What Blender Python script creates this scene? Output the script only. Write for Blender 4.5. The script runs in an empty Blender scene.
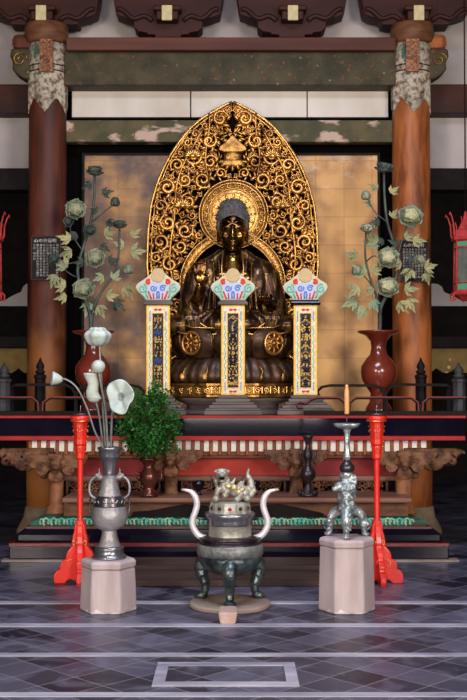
import bpy, bmesh, math, random
from mathutils import Vector, Matrix, Quaternion
random.seed(7)
sc = bpy.context.scene
col = sc.collection
PI = math.pi
# ------------------------------------------------------------------ camera, light
F = 1100.0; H = 1.35; TH = math.atan(32 / F)
cam = bpy.data.cameras.new('camera'); camo = bpy.data.objects.new('camera', cam); col.objects.link(camo)
cam.sensor_fit = 'VERTICAL'; cam.sensor_height = 36.0; cam.lens = F / 700 * 36; cam.clip_end = 100
camo.location = (0, 0, H); camo.rotation_euler = (PI / 2 + TH, 0, 0); sc.camera = camo
sc.view_settings.view_transform = 'Standard'; sc.view_settings.look = 'None'
sc.view_settings.gamma = 1; sc.view_settings.use_curve_mapping = False
sc.view_settings.exposure = 0.0
w = bpy.data.worlds.new('world'); sc.world = w; w.use_nodes = True
nt = w.node_tree; bg = nt.nodes['Background']
tc = nt.nodes.new('ShaderNodeTexCoord'); sep = nt.nodes.new('ShaderNodeSeparateXYZ'); rp = nt.nodes.new('ShaderNodeValToRGB')
nt.links.new(tc.outputs['Generated'], sep.inputs[0]); nt.links.new(sep.outputs['Z'], rp.inputs[0]); nt.links.new(rp.outputs[0], bg.inputs[0])
rp.color_ramp.elements[0].position = 0.0; rp.color_ramp.elements[0].color = (.05, .05, .06, 1)
rp.color_ramp.elements[1].position = .35; rp.color_ramp.elements[1].color = (.55, .58, .75, 1)
bg.inputs[1].default_value = 0.20

def area(name, loc, target, sx, sy, power, colr):
    l = bpy.data.lights.new(name, 'AREA'); l.shape = 'RECTANGLE'; l.size = sx; l.size_y = sy; l.energy = power; l.color = colr
    o = bpy.data.objects.new(name, l); col.objects.link(o); o.location = loc
    o.rotation_euler = (Vector(target) - Vector(loc)).to_track_quat('-Z', 'Y').to_euler(); return o
area('left_doorway_daylight', (-3.6, -1.0, 2.7), (0.3, 9, 1.8), 1.5, 2.4, 330, (1.0, .88, .74))
area('right_doorway_daylight', (4.0, -0.6, 2.9), (-0.3, 9, 1.7), 1.5, 2.4, 400, (1.0, .90, .78))
area('centre_doorway_daylight', (0.2, -2.6, 1.5), (0.1, 9, 1.3), 2.8, 1.6, 250, (1.0, .90, .84))
area('added_floor_fill', (0.2, 5.6, 5.2), (0, 6.0, 0), 2.6, 1.2, 190, (.74, .80, 1.0))  # added overhead fill lamp brightening the floor centre; no opening exists there

# ------------------------------------------------------------------ helpers
def P(px, py, Y):
    d = Vector((0, math.cos(TH), math.sin(TH))) + Vector((1, 0, 0)) * ((px - 233.5) / F) + Vector((0, -math.sin(TH), math.cos(TH))) * ((350 - py) / F)
    return Vector((0, 0, H)) + d * (Y / d.y)
OFF = {}
class Fr:
    """a local frame: origin at a place of the hall, unit = the size one picture step has at that distance"""
    def __init__(s, px, py, Y, z=None):
        s.o = P(px, py, Y); s.s = Y / F
        if z is not None: s.o.z = z
    def __call__(s, x, up, d=0): return s.o + Vector((x, d, up)) * s.s

def put(o, parent):
    col.objects.link(o)
    if parent is not None: o.parent = parent
    return o
def thing(name, label, cat, loc, group=None):
    o = bpy.data.objects.new(name, None); col.objects.link(o); o.location = loc; o.empty_display_size = .05
    OFF[o.name] = Vector(loc); return tag(o, label, cat, group)
def tag(o, label, cat, group=None):
    o['label'] = label; o['category'] = cat
    if group: o['group'] = group
    return o
def copy_tree(o, parent=None):
    c = o.copy(); col.objects.link(c)
    if parent is not None: c.parent = parent
    for ch in list(o.children): copy_tree(ch, c)
    return c
def rename_copy(c, loc, label, mirror=False):
    c.location = loc; c['label'] = label
    if mirror: c.scale.x = -c.scale.x
    return c

class MB:
    def __init__(s): s.v = []; s.f = []; s.sm = []; s.mk = []
    def add(s, vs, fs, sm=True):
        n = len(s.v); s.mk.append((n, len(s.f))); s.v += [Vector(v) for v in vs]
        for f in fs: s.f.append(tuple(i + n for i in f)); s.sm.append(sm)
        return s
    def box(s, a, b, sm=False):
        x0, y0, z0 = [min(a[i], b[i]) for i in range(3)]; x1, y1, z1 = [max(a[i], b[i]) for i in range(3)]
        v = [(x0,y0,z0),(x1,y0,z0),(x1,y1,z0),(x0,y1,z0),(x0,y0,z1),(x1,y0,z1),(x1,y1,z1),(x0,y1,z1)]
        return s.add(v, [(0,3,2,1),(4,5,6,7),(0,1,5,4),(1,2,6,5),(2,3,7,6),(3,0,4,7)], sm)
    def lathe(s, c, prof, n=32, fn=None, sc=1.0, sm=True, rot=0, sy=1.0):
        c = Vector(c); vs = []; fs = []; m = len(prof)
        for i, (r, z) in enumerate(prof):
            for k in range(n):
                a = 2*PI*k/n + rot; rr = r * (fn(a, i/(m-1)) if fn else 1)
                vs.append(c + Vector((math.cos(a)*rr*sc, math.sin(a)*rr*sc*sy, z*sc)))
        for i in range(m-1):
            for k in range(n):
                k2 = (k+1) % n; fs.append((i*n+k, i*n+k2, (i+1)*n+k2, (i+1)*n+k))
        fs.append(tuple(range(n-1, -1, -1))); fs.append(tuple((m-1)*n+k for k in range(n)))
        return s.add(vs, fs, sm)
    def tube(s, pts, rad, n=8, flat=1.0, up=None, sq=False):
        pts = [Vector(p) for p in pts]; m = len(pts)
        if not hasattr(rad, '__len__'): rad = [rad]*m
        vs = []; fs = []; prev = None
        for i in range(m):
            t = (pts[min(i+1, m-1)] - pts[max(i-1, 0)])
            if t.length < 1e-9: t = Vector((0,0,1))
            t.normalize()
            if prev is None:
                u = Vector(up) if up else (Vector((0,1,0)) if abs(t.y) < .9 else Vector((1,0,0)))
            else: u = prev
            u = u - t*u.dot(t)
            if u.length < 1e-6: u = t.orthogonal()
            u.normalize(); prev = u; b = t.cross(u)
            for k in range(n):
                a = 2*PI*(k + (.5 if sq else 0))/n
                vs.append(pts[i] + (u*math.cos(a)*flat + b*math.sin(a))*rad[i])
        for i in range(m-1):
            for k in range(n):
                k2 = (k+1) % n; fs.append((i*n+k, i*n+k2, (i+1)*n+k2, (i+1)*n+k))
        fs.append(tuple(range(n-1, -1, -1))); fs.append(tuple((m-1)*n+k for k in range(n)))
        return s.add(vs, fs, not sq)
    def ell(s, c, r, n=14, rot=None, fn=None):
        c = Vector(c)
        if not hasattr(r, '__len__'): r = (r, r, r)
        vs = []; fs = []; m = max(6, n*2//3)
        for i in range(1, m):
            ph = PI*i/m
            for k in range(n):
                a = 2*PI*k/n
                v = Vector((math.sin(ph)*math.cos(a), math.sin(ph)*math.sin(a), math.cos(ph)))
                if fn: v = v*fn(v)
                v = Vector((v.x*r[0], v.y*r[1], v.z*r[2]))
                if rot is not None: v = rot @ v
                vs.append(c+v)
        top = Vector((0,0,r[2])); bot = Vector((0,0,-r[2]))
        if rot is not None: top = rot @ top; bot = rot @ bot
        vs += [c+top, c+bot]; T = len(vs)-2
        for i in range(m-2):
            for k in range(n):
                k2 = (k+1) % n; fs.append((i*n+k, (i+1)*n+k, (i+1)*n+k2, i*n+k2))
        for k in range(n):
            k2 = (k+1) % n; fs.append((T, k, k2)); fs.append((T+1, (m-2)*n+k2, (m-2)*n+k))
        return s.add(vs, fs)
    def prism(s, pts, y0, y1, sm=False):
        """outline in x,z (world) between depths y0 and y1"""
        n = len(pts); vs = [(p[0], y0, p[1]) for p in pts] + [(p[0], y1, p[1]) for p in pts]
        fs = [tuple(range(n)), tuple(range(2*n-1, n-1, -1))]
        fs += [(i, i+n, (i+1) % n + n, (i+1) % n) for i in range(n)]
        return s.add(vs, fs, sm)
    def pprism(s, pts, Y, th, sm=False):
        q = [P(x, y, Y) for x, y in pts]; return s.prism([(p.x, p.z) for p in q], Y, Y+th, sm)
    def grid(s, fn, nu, nv, sm=True, thick=None):
        vs = [fn(i/nu, j/nv) for i in range(nu+1) for j in range(nv+1)]
        fs = [(i*(nv+1)+j, (i+1)*(nv+1)+j, (i+1)*(nv+1)+j+1, i*(nv+1)+j+1) for i in range(nu) for j in range(nv)]
        return s.add(vs, fs, sm)
    def mesh(s, name, off=Vector((0,0,0))):
        me = bpy.data.meshes.new(name); me.from_pydata([v-off for v in s.v], [], s.f)
        me.polygons.foreach_set('use_smooth', s.sm); me.update()
        bm = bmesh.new(); bm.from_mesh(me); bmesh.ops.recalc_face_normals(bm, faces=bm.faces); bm.to_mesh(me); bm.free()
        return me
    def build(s, name, m, parent=None, bevel=0, thick=0, sub=0):
        off = Vector((0,0,0)) if parent is None else OFF[parent.name]
        me = s.mesh(name, off)
        me.materials.append(m); o = bpy.data.objects.new(name, me); put(o, parent); OFF[o.name] = off
        if thick: md = o.modifiers.new('t', 'SOLIDIFY'); md.thickness = thick; md.offset = 0
        if bevel: md = o.modifiers.new('b', 'BEVEL'); md.width = bevel; md.segments = 2; md.limit_method = 'ANGLE'; md.angle_limit = .6
        if sub: md = o.modifiers.new('s', 'SUBSURF'); md.levels = sub; md.render_levels = sub
        return o
    def each(s, name, m, parent, k=1, **kw):
        """every k shapes become a part of their own"""
        mk = s.mk + [(len(s.v), len(s.f))]
        for i in range(0, len(s.mk), k):
            a, b = mk[i], mk[min(i+k, len(s.mk))]; q = MB()
            q.add(s.v[a[0]:b[0]], [tuple(j-a[0] for j in f) for f in s.f[a[1]:b[1]]]); q.sm = s.sm[a[1]:b[1]]
            q.build(name, m, parent, **kw)
    def blob(s, name, m, parent, voxel=.006, smooth=2, factor=.5):
        off = Vector((0,0,0)) if parent is None else OFF[parent.name]
        me = s.mesh('tmp', off); o = bpy.data.objects.new('tmp', me); col.objects.link(o)
        md = o.modifiers.new('r', 'REMESH'); md.mode = 'VOXEL'; md.voxel_size = voxel
        md = o.modifiers.new('s', 'SMOOTH'); md.iterations = smooth; md.factor = factor
        dg = bpy.context.evaluated_depsgraph_get()
        nm = bpy.data.meshes.new_from_object(o.evaluated_get(dg)); bpy.data.objects.remove(o); bpy.data.meshes.remove(me)
        nm.name = name; nm.materials.clear(); nm.materials.append(m)
        nm.polygons.foreach_set('use_smooth', [True]*len(nm.polygons)); nm.update()
        ob = bpy.data.objects.new(name, nm); put(ob, parent); OFF[ob.name] = off; return ob

def solo(mb, name, m, label, cat, base, group=None, **k):
    """a thing that is one mesh, its origin at base"""
    OFF['_base'] = Vector(base)
    me = mb.mesh(name, Vector(base)); me.materials.append(m)
    o = bpy.data.objects.new(name, me); col.objects.link(o); o.location = base; OFF[o.name] = Vector(base)
    if k.get('bevel'): md = o.modifiers.new('b', 'BEVEL'); md.width = k['bevel']; md.segments = 2; md.limit_method = 'ANGLE'
    return tag(o, label, cat, group)
def struct(mb, name, m, bevel=0):
    o = mb.build(name, m, None, bevel); o['kind'] = 'structure'; return o
_tc = {}
def text_verts(ch, extr=.08):
    if ch in _tc: return _tc[ch]
    cu = bpy.data.curves.new('t', 'FONT'); cu.body = ch; cu.extrude = extr; cu.align_x = 'CENTER'; cu.resolution_u = 2
    ob = bpy.data.objects.new('t', cu); col.objects.link(ob); dg = bpy.context.evaluated_depsgraph_get()
    me = bpy.data.meshes.new_from_object(ob.evaluated_get(dg))
    v = [tuple(x.co) for x in me.vertices]; f = [tuple(p.vertices) for p in me.polygons]
    bpy.data.objects.remove(ob); bpy.data.meshes.remove(me); bpy.data.curves.remove(cu)
    xs = [a[0] for a in v]; ys = [a[1] for a in v]; cx = (min(xs)+max(xs))/2; cy = (min(ys)+max(ys))/2
    v = [(a[0]-cx, a[1]-cy, a[2]) for a in v]; _tc[ch] = (v, f); return _tc[ch]
def glyph(mb, ch, c, size, sx=1.0, dep=1.0, bold=0):
    v, f = text_verts(ch)
    for o in ([-bold, bold] if bold else [0]):
        mb.add([Vector(c) + Vector(((a[0]+o)*size*sx, -a[2]*size*dep, a[1]*size)) for a in v], f, False)

# ------------------------------------------------------------------ materials
def mat(name, c1, c2=None, scale=8, rough=.5, metal=0, bump=0, bscale=40, coat=0, stretch=(1,1,1), lo=.35, hi=.65, detail=4, rough2=None, kind='noise', rotz=0, spec=None):
    m = bpy.data.materials.new(name); m.use_nodes = True; n = m.node_tree; L = n.links
    b = n.nodes['Principled BSDF']; b.inputs['Roughness'].default_value = rough; b.inputs['Metallic'].default_value = metal
    if spec is None: spec = .5 if (metal > .3 or coat > 0) else .22
    b.inputs['Specular IOR Level'].default_value = spec
    b.inputs['Coat Weight'].default_value = coat; b.inputs['Coat Roughness'].default_value = .12
    t = n.nodes.new('ShaderNodeTexCoord'); mp = n.nodes.new('ShaderNodeMapping'); L.new(t.outputs['Object'], mp.inputs[0])
    mp.inputs['Scale'].default_value = stretch; mp.inputs['Rotation'].default_value = (0, 0, rotz)
    b.inputs['Base Color'].default_value = (*c1, 1)
    if c2:
        if kind == 'wave':
            tx = n.nodes.new('ShaderNodeTexWave'); tx.inputs['Scale'].default_value = scale; tx.inputs['Distortion'].default_value = 6; tx.inputs['Detail'].default_value = 3; out = tx.outputs['Fac']
        elif kind == 'voronoi':
            tx = n.nodes.new('ShaderNodeTexVoronoi'); tx.inputs['Scale'].default_value = scale; out = tx.outputs['Distance']
        else:
            tx = n.nodes.new('ShaderNodeTexNoise'); tx.inputs['Scale'].default_value = scale; tx.inputs['Detail'].default_value = detail; out = tx.outputs['Fac']
        L.new(mp.outputs[0], tx.inputs['Vector'])
        r = n.nodes.new('ShaderNodeValToRGB'); r.color_ramp.elements[0].position = lo; r.color_ramp.elements[1].position = hi
        r.color_ramp.elements[0].color = (*c1, 1); r.color_ramp.elements[1].color = (*c2, 1)
        L.new(out, r.inputs[0]); L.new(r.outputs[0], b.inputs['Base Color'])
        if rough2 is not None:
            mr = n.nodes.new('ShaderNodeMapRange'); mr.inputs['From Min'].default_value = lo; mr.inputs['From Max'].default_value = hi
            mr.inputs['To Min'].default_value = rough; mr.inputs['To Max'].default_value = rough2
            L.new(out, mr.inputs[0]); L.new(mr.outputs[0], b.inputs['Roughness'])
    if bump:
        tx = n.nodes.new('ShaderNodeTexNoise'); tx.inputs['Scale'].default_value = bscale; L.new(mp.outputs[0], tx.inputs['Vector'])
        bp = n.nodes.new('ShaderNodeBump'); bp.inputs['Strength'].default_value = bump; bp.inputs['Distance'].default_value = .01
        L.new(tx.outputs['Fac'], bp.inputs['Height']); L.new(bp.outputs[0], b.inputs['Normal'])
    return m
def nodes_of(m): return m.node_tree, m.node_tree.links, m.node_tree.nodes['Principled BSDF']
def overlay(m, colr, scale, lo, hi, stretch=(1,1,1), zramp=None, detail=3, kind='noise', axis='Z', flip=False):
    """mix a second patchy colour over the base colour; zramp=(z0,z1) makes it a stain or painted-light band with a ragged edge"""
    n, L, b = nodes_of(m)
    t = n.nodes.new('ShaderNodeTexCoord'); mp = n.nodes.new('ShaderNodeMapping'); mp.inputs['Scale'].default_value = stretch
    L.new(t.outputs['Object'], mp.inputs[0])
    if kind == 'voronoi': tx = n.nodes.new('ShaderNodeTexVoronoi'); out = tx.outputs['Distance']
    else: tx = n.nodes.new('ShaderNodeTexNoise'); tx.inputs['Detail'].default_value = detail; out = tx.outputs['Fac']
    tx.inputs['Scale'].default_value = scale; L.new(mp.outputs[0], tx.inputs['Vector'])
    if zramp:
        sp = n.nodes.new('ShaderNodeSeparateXYZ'); L.new(t.outputs['Object'], sp.inputs[0])
        mr = n.nodes.new('ShaderNodeMapRange'); mr.inputs['From Min'].default_value = zramp[0]; mr.inputs['From Max'].default_value = zramp[1]
        mr.inputs['To Min'].default_value = .5 if flip else -.5; mr.inputs['To Max'].default_value = -.5 if flip else .5; mr.clamp = False; L.new(sp.outputs[axis], mr.inputs[0])
        ad = n.nodes.new('ShaderNodeMath'); ad.operation = 'ADD'; L.new(out, ad.inputs[0]); L.new(mr.outputs[0], ad.inputs[1]); out = ad.outputs[0]
    rr = n.nodes.new('ShaderNodeMapRange'); rr.inputs['From Min'].default_value = lo; rr.inputs['From Max'].default_value = hi; L.new(out, rr.inputs[0])
    mx = n.nodes.new('ShaderNodeMix'); mx.data_type = 'RGBA'; L.new(rr.outputs[0], mx.inputs[0])
    src = b.inputs['Base Color']
    if src.links: L.new(src.links[0].from_socket, mx.inputs[6])
    else: mx.inputs[6].default_value = src.default_value
    mx.inputs[7].default_value = (*colr, 1); L.new(mx.outputs[2], src); return m

M = {}
M['gold'] = mat('gold', (.72,.38,.10), (.20,.08,.022), 6, .36, .85, .3, 50, lo=.42, hi=.72)
M['gold_dark'] = mat('gold_dark', (.55,.29,.07), (.14,.06,.02), 14, .38, .9, .3, 60)
M['gold_bright'] = mat('gold_bright', (.88,.52,.16), (.50,.26,.07), 16, .32, .85, .2, 60)
M['gold_paint'] = mat('gold_paint', (.85,.55,.13), (.70,.40,.07), 30, .45, .2)
M['face'] = mat('face', (.34,.18,.045), (.05,.022,.010), 5, .2, .95, lo=.42, hi=.56)  # dark reflections in the polished gold painted in as patches
M['robe'] = mat('robe', (.05,.024,.014), (.45,.24,.07), 9, .3, .75, .2, 30, lo=.5, hi=.72, stretch=(2.6,1,.5))  # gold highlights on the folds painted in as streaks
M['throne'] = mat('throne', (.036,.017,.010), (.10,.048,.024), 10, .4, .4, .15, 30)
M['hair'] = mat('hair', (.13,.12,.12), (.07,.065,.07), 30, .75, spec=.2)
M['red_gem'] = mat('red_gem', (.4,.03,.02), None, rough=.3)
M['void'] = mat('void', (.004,.003,.003), None, rough=.9, spec=.03)
M['black_lacquer'] = mat('black_lacquer', (.004,.003,.009), (.007,.006,.014), 5, .06, 0, spec=.4)
M['black_wood'] = mat('black_wood', (.007,.005,.006), (.014,.010,.009), 6, .6, spec=.10)
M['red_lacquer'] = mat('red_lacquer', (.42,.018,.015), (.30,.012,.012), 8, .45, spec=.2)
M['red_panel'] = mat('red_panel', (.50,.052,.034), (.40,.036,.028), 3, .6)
M['maroon'] = mat('maroon', (.085,.014,.016), (.05,.009,.012), 7, .4, coat=.2)
M['rail_red'] = mat('rail_red', (.16,.022,.022), None, rough=.5)
M['red_paint'] = mat('red_paint', (.80,.028,.012), (.60,.016,.010), 8, .35, coat=.12)
M['dark_red_wood'] = mat('dark_red_wood', (.060,.014,.009), (.025,.007,.006), 4, .6, stretch=(.3,1,1), spec=.3)
M['beam_brown'] = mat('beam_brown', (.15,.055,.04), (.08,.028,.022), 3, .6, stretch=(.2,1,2))
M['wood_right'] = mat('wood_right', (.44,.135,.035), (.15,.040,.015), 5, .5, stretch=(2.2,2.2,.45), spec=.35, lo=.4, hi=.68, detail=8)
M['wood_left'] = mat('wood_left', (.13,.034,.017), (.055,.015,.010), 5, .55, stretch=(2.2,2.2,.35), spec=.3)  # left pillar's shade put into a darker wood colour
overlay(M['wood_left'], (.36,.13,.03), 3, .46, .05, (1,1,.6), (.6, 3.8))  # warm glow low on the pillar painted in as orange
M['wood_mid'] = mat('wood_mid', (.20,.085,.04), (.10,.038,.02), 6, .5, stretch=(1,1,3))
M['wood_post'] = mat('wood_post', (.30,.12,.05), (.17,.06,.028), 7, .5, stretch=(2,2,.5))
M['carved'] = mat('carved', (.22,.10,.05), (.075,.03,.017), 14, .6, bump=.6, bscale=50)
M['carved_dark'] = mat('carved_dark', (.13,.055,.035), (.05,.02,.015), 16, .45, bump=.3, bscale=60)
M['frieze'] = mat('frieze', (.42,.13,.045), (.25,.065,.03), 9, .5)
M['ledge'] = mat('ledge', (.24,.115,.08), (.14,.06,.04), 5, .45, stretch=(.3,1,2))
M['white_block'] = mat('white_block', (.95,.93,.90), (.88,.85,.8), 30, .7)
M['plaster'] = mat('plaster', (.52,.47,.46), (.42,.38,.375), 2.5, .9)
M['plaster_board'] = mat('plaster_board', (.80,.74,.67), (.62,.55,.48), 2.2, .8, stretch=(1,1,.4))
M['green_beam'] = mat('green_beam', (.038,.034,.018), (.080,.066,.034), 6, .6)
overlay(M['green_beam'], (.20,.07,.03), 26, .62, .70)
overlay(M['green_beam'], (.22,.20,.09), 7.5, .10, .04, kind='voronoi')
M['peel_beam'] = mat('peel_beam', (.065,.065,.034), (.12,.10,.045), 7, .65)
overlay(M['peel_beam'], (.52,.38,.30), 3.5, .54, .60, (1,1,2.5), detail=8)
overlay(M['peel_beam'], (.22,.05,.03), 24, .66, .70)
M['peel_band'] = mat('peel_band', (.52,.47,.37), (.19,.11,.07), 26, .6, bump=.5, bscale=50, lo=.44, hi=.62, detail=8)
overlay(M['peel_band'], (.08,.17,.11), 9, .64, .67)
M['cream_block'] = mat('cream_block', (.72,.62,.36), (.60,.50,.28), 20, .7)
M['copper_carv'] = mat('copper_carv', (.38,.17,.08), (.14,.05,.025), 30, .4, .4, .5, 50)
M['stone_base'] = mat('stone_base', (.30,.23,.16), (.20,.15,.10), 7, .8, bump=.3)
M['pedestal'] = mat('pedestal', (.52,.43,.43), (.38,.30,.31), 5, .6, stretch=(2,2,.4), lo=.35, hi=.65, bump=.12, detail=8)
overlay(M['pedestal'], (.72,.66,.66), 14, .32, .22, (1,1,1), (-.02, .09))
M['band_grey'] = mat('band_grey', (.25,.26,.25), (.10,.11,.11), 14, .45, .4, .5, 50, detail=9)
M['shaded_red'] = mat('shaded_red', (.28,.022,.026), (.22,.016,.02), 3, .55)  # dimmer light on the side bays painted in as a darker red
M['disc_stone'] = mat('disc_stone', (.33,.26,.22), (.24,.18,.155), 6, .7, bump=.2)
M['pink_stone'] = mat('pink_stone', (.50,.36,.31), (.40,.27,.23), 14, .75, bump=.3)
M['pewter'] = mat('pewter', (.33,.33,.35), (.22,.22,.24), 12, .28, .85, bump=.15, bscale=80)
M['pewter_pale'] = mat('pewter_pale', (.38,.37,.38), (.19,.19,.20), 7, .45, .4, .4, 45, detail=9)
M['pewter_dark'] = mat('pewter_dark', (.13,.12,.13), (.07,.065,.07), 12, .3, .8)
M['white_metal'] = mat('white_metal', (.72,.68,.72), (.58,.55,.58), 14, .4, .25)
M['bronze_green'] = mat('bronze_green', (.15,.20,.19), (.035,.042,.05), 14, .3, .7, .5, 60)
M['bronze_silver'] = mat('bronze_silver', (.50,.56,.56), (.16,.19,.21), 22, .32, .55, .5, 70)
M['bronze_pale'] = mat('bronze_pale', (.44,.43,.38), (.24,.22,.18), 18, .45, .4, .3, 60)
M['brass_worn'] = mat('brass_worn', (.60,.47,.20), (.30,.28,.22), 16, .4, .5, .4, 70)
M['bronze_dark'] = mat('bronze_dark', (.07,.05,.06), (.03,.022,.026), 20, .3, .6, .4, 60)
M['copper_pot'] = mat('copper_pot', (.20,.06,.04), (.07,.022,.018), 12, .22, .6, .3, 50)
M['vase_red'] = mat('vase_red', (.19,.030,.016), (.11,.018,.010), 4, .2, coat=.4)
M['lotus_pale'] = mat('lotus_pale', (.50,.57,.53), (.36,.42,.38), 9, .5, .1, .3, 40, detail=8)
M['lotus_stem'] = mat('lotus_stem', (.26,.27,.25), (.16,.17,.16), 14, .4, .4)
M['lotus_grey'] = mat('lotus_grey', (.22,.24,.24), None, rough=.6)
M['peony_pet'] = mat('peony_pet', (.30,.33,.22), (.14,.17,.12), 12, .5, .15)
M['peony_core'] = mat('peony_core', (.58,.55,.34), (.40,.38,.22), 14, .5, .1)
M['peony_mid'] = mat('peony_mid', (.34,.34,.21), (.20,.21,.14), 14, .5, .1)
M['peony_dark'] = mat('peony_dark', (.09,.11,.085), (.035,.045,.04), 12, .5, .2)
M['peony_leaf'] = mat('peony_leaf', (.48,.43,.20), (.25,.27,.15), 6, .55, .1)
M['peony_leaf_green'] = mat('peony_leaf_green', (.20,.32,.22), (.38,.38,.18), 6, .55, .1)
M['peony_stem'] = mat('peony_stem', (.045,.05,.05), (.09,.12,.10), 8, .5, .3)
M['leaf'] = mat('leaf', (.010,.065,.010), (.035,.17,.025), 9, .4, lo=.3, hi=.7)
M['twig'] = mat('twig', (.08,.045,.02), None, rough=.8)
M['candle'] = mat('candle', (.80,.40,.17), (.70,.33,.12), 6, .5)
M['cream'] = mat('cream', (.72,.64,.48), (.62,.52,.36), 40, .6)
M['white_paint'] = mat('white_paint', (.80,.72,.52), (.42,.50,.45), 60, .6, lo=.52, hi=.68)
M['navy'] = mat('navy', (.016,.012,.030), None, rough=.5)
M['char_blue'] = mat('char_blue', (.04,.16,.62), None, rough=.5)
M['sw_green'] = mat('sw_green', (.16,.44,.34), (.28,.52,.42), 40, .55)
M['sw_greenbg'] = mat('sw_greenbg', (.42,.58,.48), None, rough=.6)
M['sw_blue'] = mat('sw_blue', (.13,.25,.66), None, rough=.55)
M['sw_bluebg'] = mat('sw_bluebg', (.50,.56,.72), None, rough=.6)
M['sw_red'] = mat('sw_red', (.78,.06,.04), None, rough=.5)
M['disc_tan'] = mat('disc_tan', (.62,.47,.25), (.54,.40,.20), 20, .5)
M['grey_wood'] = mat('grey_wood', (.17,.14,.125), (.085,.07,.065), 8, .5, stretch=(.3,1,3))
M['plaque'] = mat('plaque', (.010,.005,.008), None, rough=.6)
M['plaque_frame'] = mat('plaque_frame', (.05,.016,.012), None, rough=.5)
M['white_char'] = mat('white_char', (.95,.92,.85), None, rough=.6)
M['lantern_red'] = mat('lantern_red', (.48,.045,.04), (.34,.03,.03), 20, .45)
M['lantern_green'] = mat('lantern_green', (.07,.26,.15), None, rough=.5)
M['lantern_pane'] = mat('lantern_pane', (.12,.13,.11), (.08,.09,.075), 20, .3)
M['turq'] = mat('turq', (.07,.36,.27), (.36,.52,.32), 14, .5, lo=.45, hi=.6, bump=.5, bscale=30)
M['plank'] = mat('plank', (.085,.05,.038), (.04,.024,.02), 5, .45, stretch=(.25,2,1))
M['strip'] = mat('strip', (.46,.45,.53), (.22,.21,.28), 4, .42, stretch=(.6,2,1), bump=.1, detail=8, spec=.5)
M['brocade'] = mat('brocade', (.30,.20,.06), (.22,.14,.04), 10, .6)
overlay(M['brocade'], (.75,.55,.22), 6, .16, .10, kind='voronoi')
M['newel'] = mat('newel', (.045,.048,.052), (.025,.025,.028), 8, .5)
M['turq_shaded'] = mat('turq_shaded', (.02,.13,.10), (.05,.035,.025), 14, .6, lo=.4, hi=.6)  # brown shade between the crests put into the colour
M['stair_red'] = mat('stair_red', (.13,.010,.014), None, rough=.3, coat=.4)

def floor_mat():
    m = bpy.data.materials.new('slate'); m.use_nodes = True; n, L, b = nodes_of(m)
    t = n.nodes.new('ShaderNodeTexCoord'); mp = n.nodes.new('ShaderNodeMapping'); mp.inputs['Rotation'].default_value = (0, 0, PI/4)
    L.new(t.outputs['Object'], mp.inputs[0]); br = n.nodes.new('ShaderNodeTexBrick'); br.offset = 0; br.squash = 1
    for k, v in (('Scale', 1.0), ('Brick Width', .205), ('Row Height', .205), ('Mortar Size', .0035), ('Mortar Smooth', .3), ('Bias', -.1)): br.inputs[k].default_value = v
    br.inputs['Color1'].default_value = (.014,.013,.028, 1); br.inputs['Color2'].default_value = (.11,.105,.16, 1); br.inputs['Mortar'].default_value = (.22,.20,.25, 1)
    L.new(mp.outputs[0], br.inputs['Vector'])
    tx = n.nodes.new('ShaderNodeTexNoise'); tx.inputs['Scale'].default_value = 3.5; tx.inputs['Detail'].default_value = 8; tx.inputs['Distortion'].default_value = 1.2
    L.new(t.outputs['Object'], tx.inputs['Vector'])
    rr = n.nodes.new('ShaderNodeMapRange'); rr.inputs['From Min'].default_value = .5; rr.inputs['From Max'].default_value = .72; rr.inputs['To Max'].default_value = .55; L.new(tx.outputs['Fac'], rr.inputs[0])
    mx = n.nodes.new('ShaderNodeMix'); mx.data_type = 'RGBA'; L.new(rr.outputs[0], mx.inputs[0]); L.new(br.outputs['Color'], mx.inputs[6]); mx.inputs[7].default_value = (.22,.22,.30,1)
    L.new(mx.outputs[2], b.inputs['Base Color']); b.inputs['Specular IOR Level'].default_value = .35
    r2 = n.nodes.new('ShaderNodeMapRange'); r2.inputs['To Min'].default_value = .22; r2.inputs['To Max'].default_value = .5; L.new(tx.outputs['Fac'], r2.inputs[0]); L.new(r2.outputs[0], b.inputs['Roughness'])
    bp = n.nodes.new('ShaderNodeBump'); bp.inputs['Strength'].default_value = .25; bp.inputs['Distance'].default_value = .01; L.new(tx.outputs['Fac'], bp.inputs['Height']); L.new(bp.outputs[0], b.inputs['Normal'])
    return m
M['slate'] = floor_mat()
def leaf_screen_mat():
    m = bpy.data.materials.new('gold_leaf'); m.use_nodes = True; n, L, b = nodes_of(m)
    t = n.nodes.new('ShaderNodeTexCoord'); mp = n.nodes.new('ShaderNodeMapping'); mp.inputs['Rotation'].default_value = (PI/2, 0, 0)
    L.new(t.outputs['Object'], mp.inputs[0]); br = n.nodes.new('ShaderNodeTexBrick'); br.offset = 0
    for k, v in (('Scale', 1.0), ('Brick Width', .26), ('Row Height', .26), ('Mortar Size', .006), ('Mortar Smooth', .6), ('Bias', 0)): br.inputs[k].default_value = v
    br.inputs['Color1'].default_value = (.48,.26,.09, 1); br.inputs['Color2'].default_value = (.42,.22,.075, 1); br.inputs['Mortar'].default_value = (.34,.17,.06, 1)
    L.new(mp.outputs[0], br.inputs['Vector']); L.new(br.outputs['Color'], b.inputs['Base Color'])
    b.inputs['Metallic'].default_value = .35; b.inputs['Roughness'].default_value = .45
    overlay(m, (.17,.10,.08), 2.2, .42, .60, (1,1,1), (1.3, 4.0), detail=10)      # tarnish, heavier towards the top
    overlay(m, (.55,.42,.29), 5, .60, .78, (1,1,2), (.6, 3.6), detail=10)         # rubbed pale patches
    overlay(m, (.20,.09,.035), 3.2, .50, .72, detail=9)
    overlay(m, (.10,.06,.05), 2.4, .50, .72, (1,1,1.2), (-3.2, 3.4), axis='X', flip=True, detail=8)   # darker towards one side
    return m
M['gold_leaf'] = leaf_screen_mat()

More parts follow.
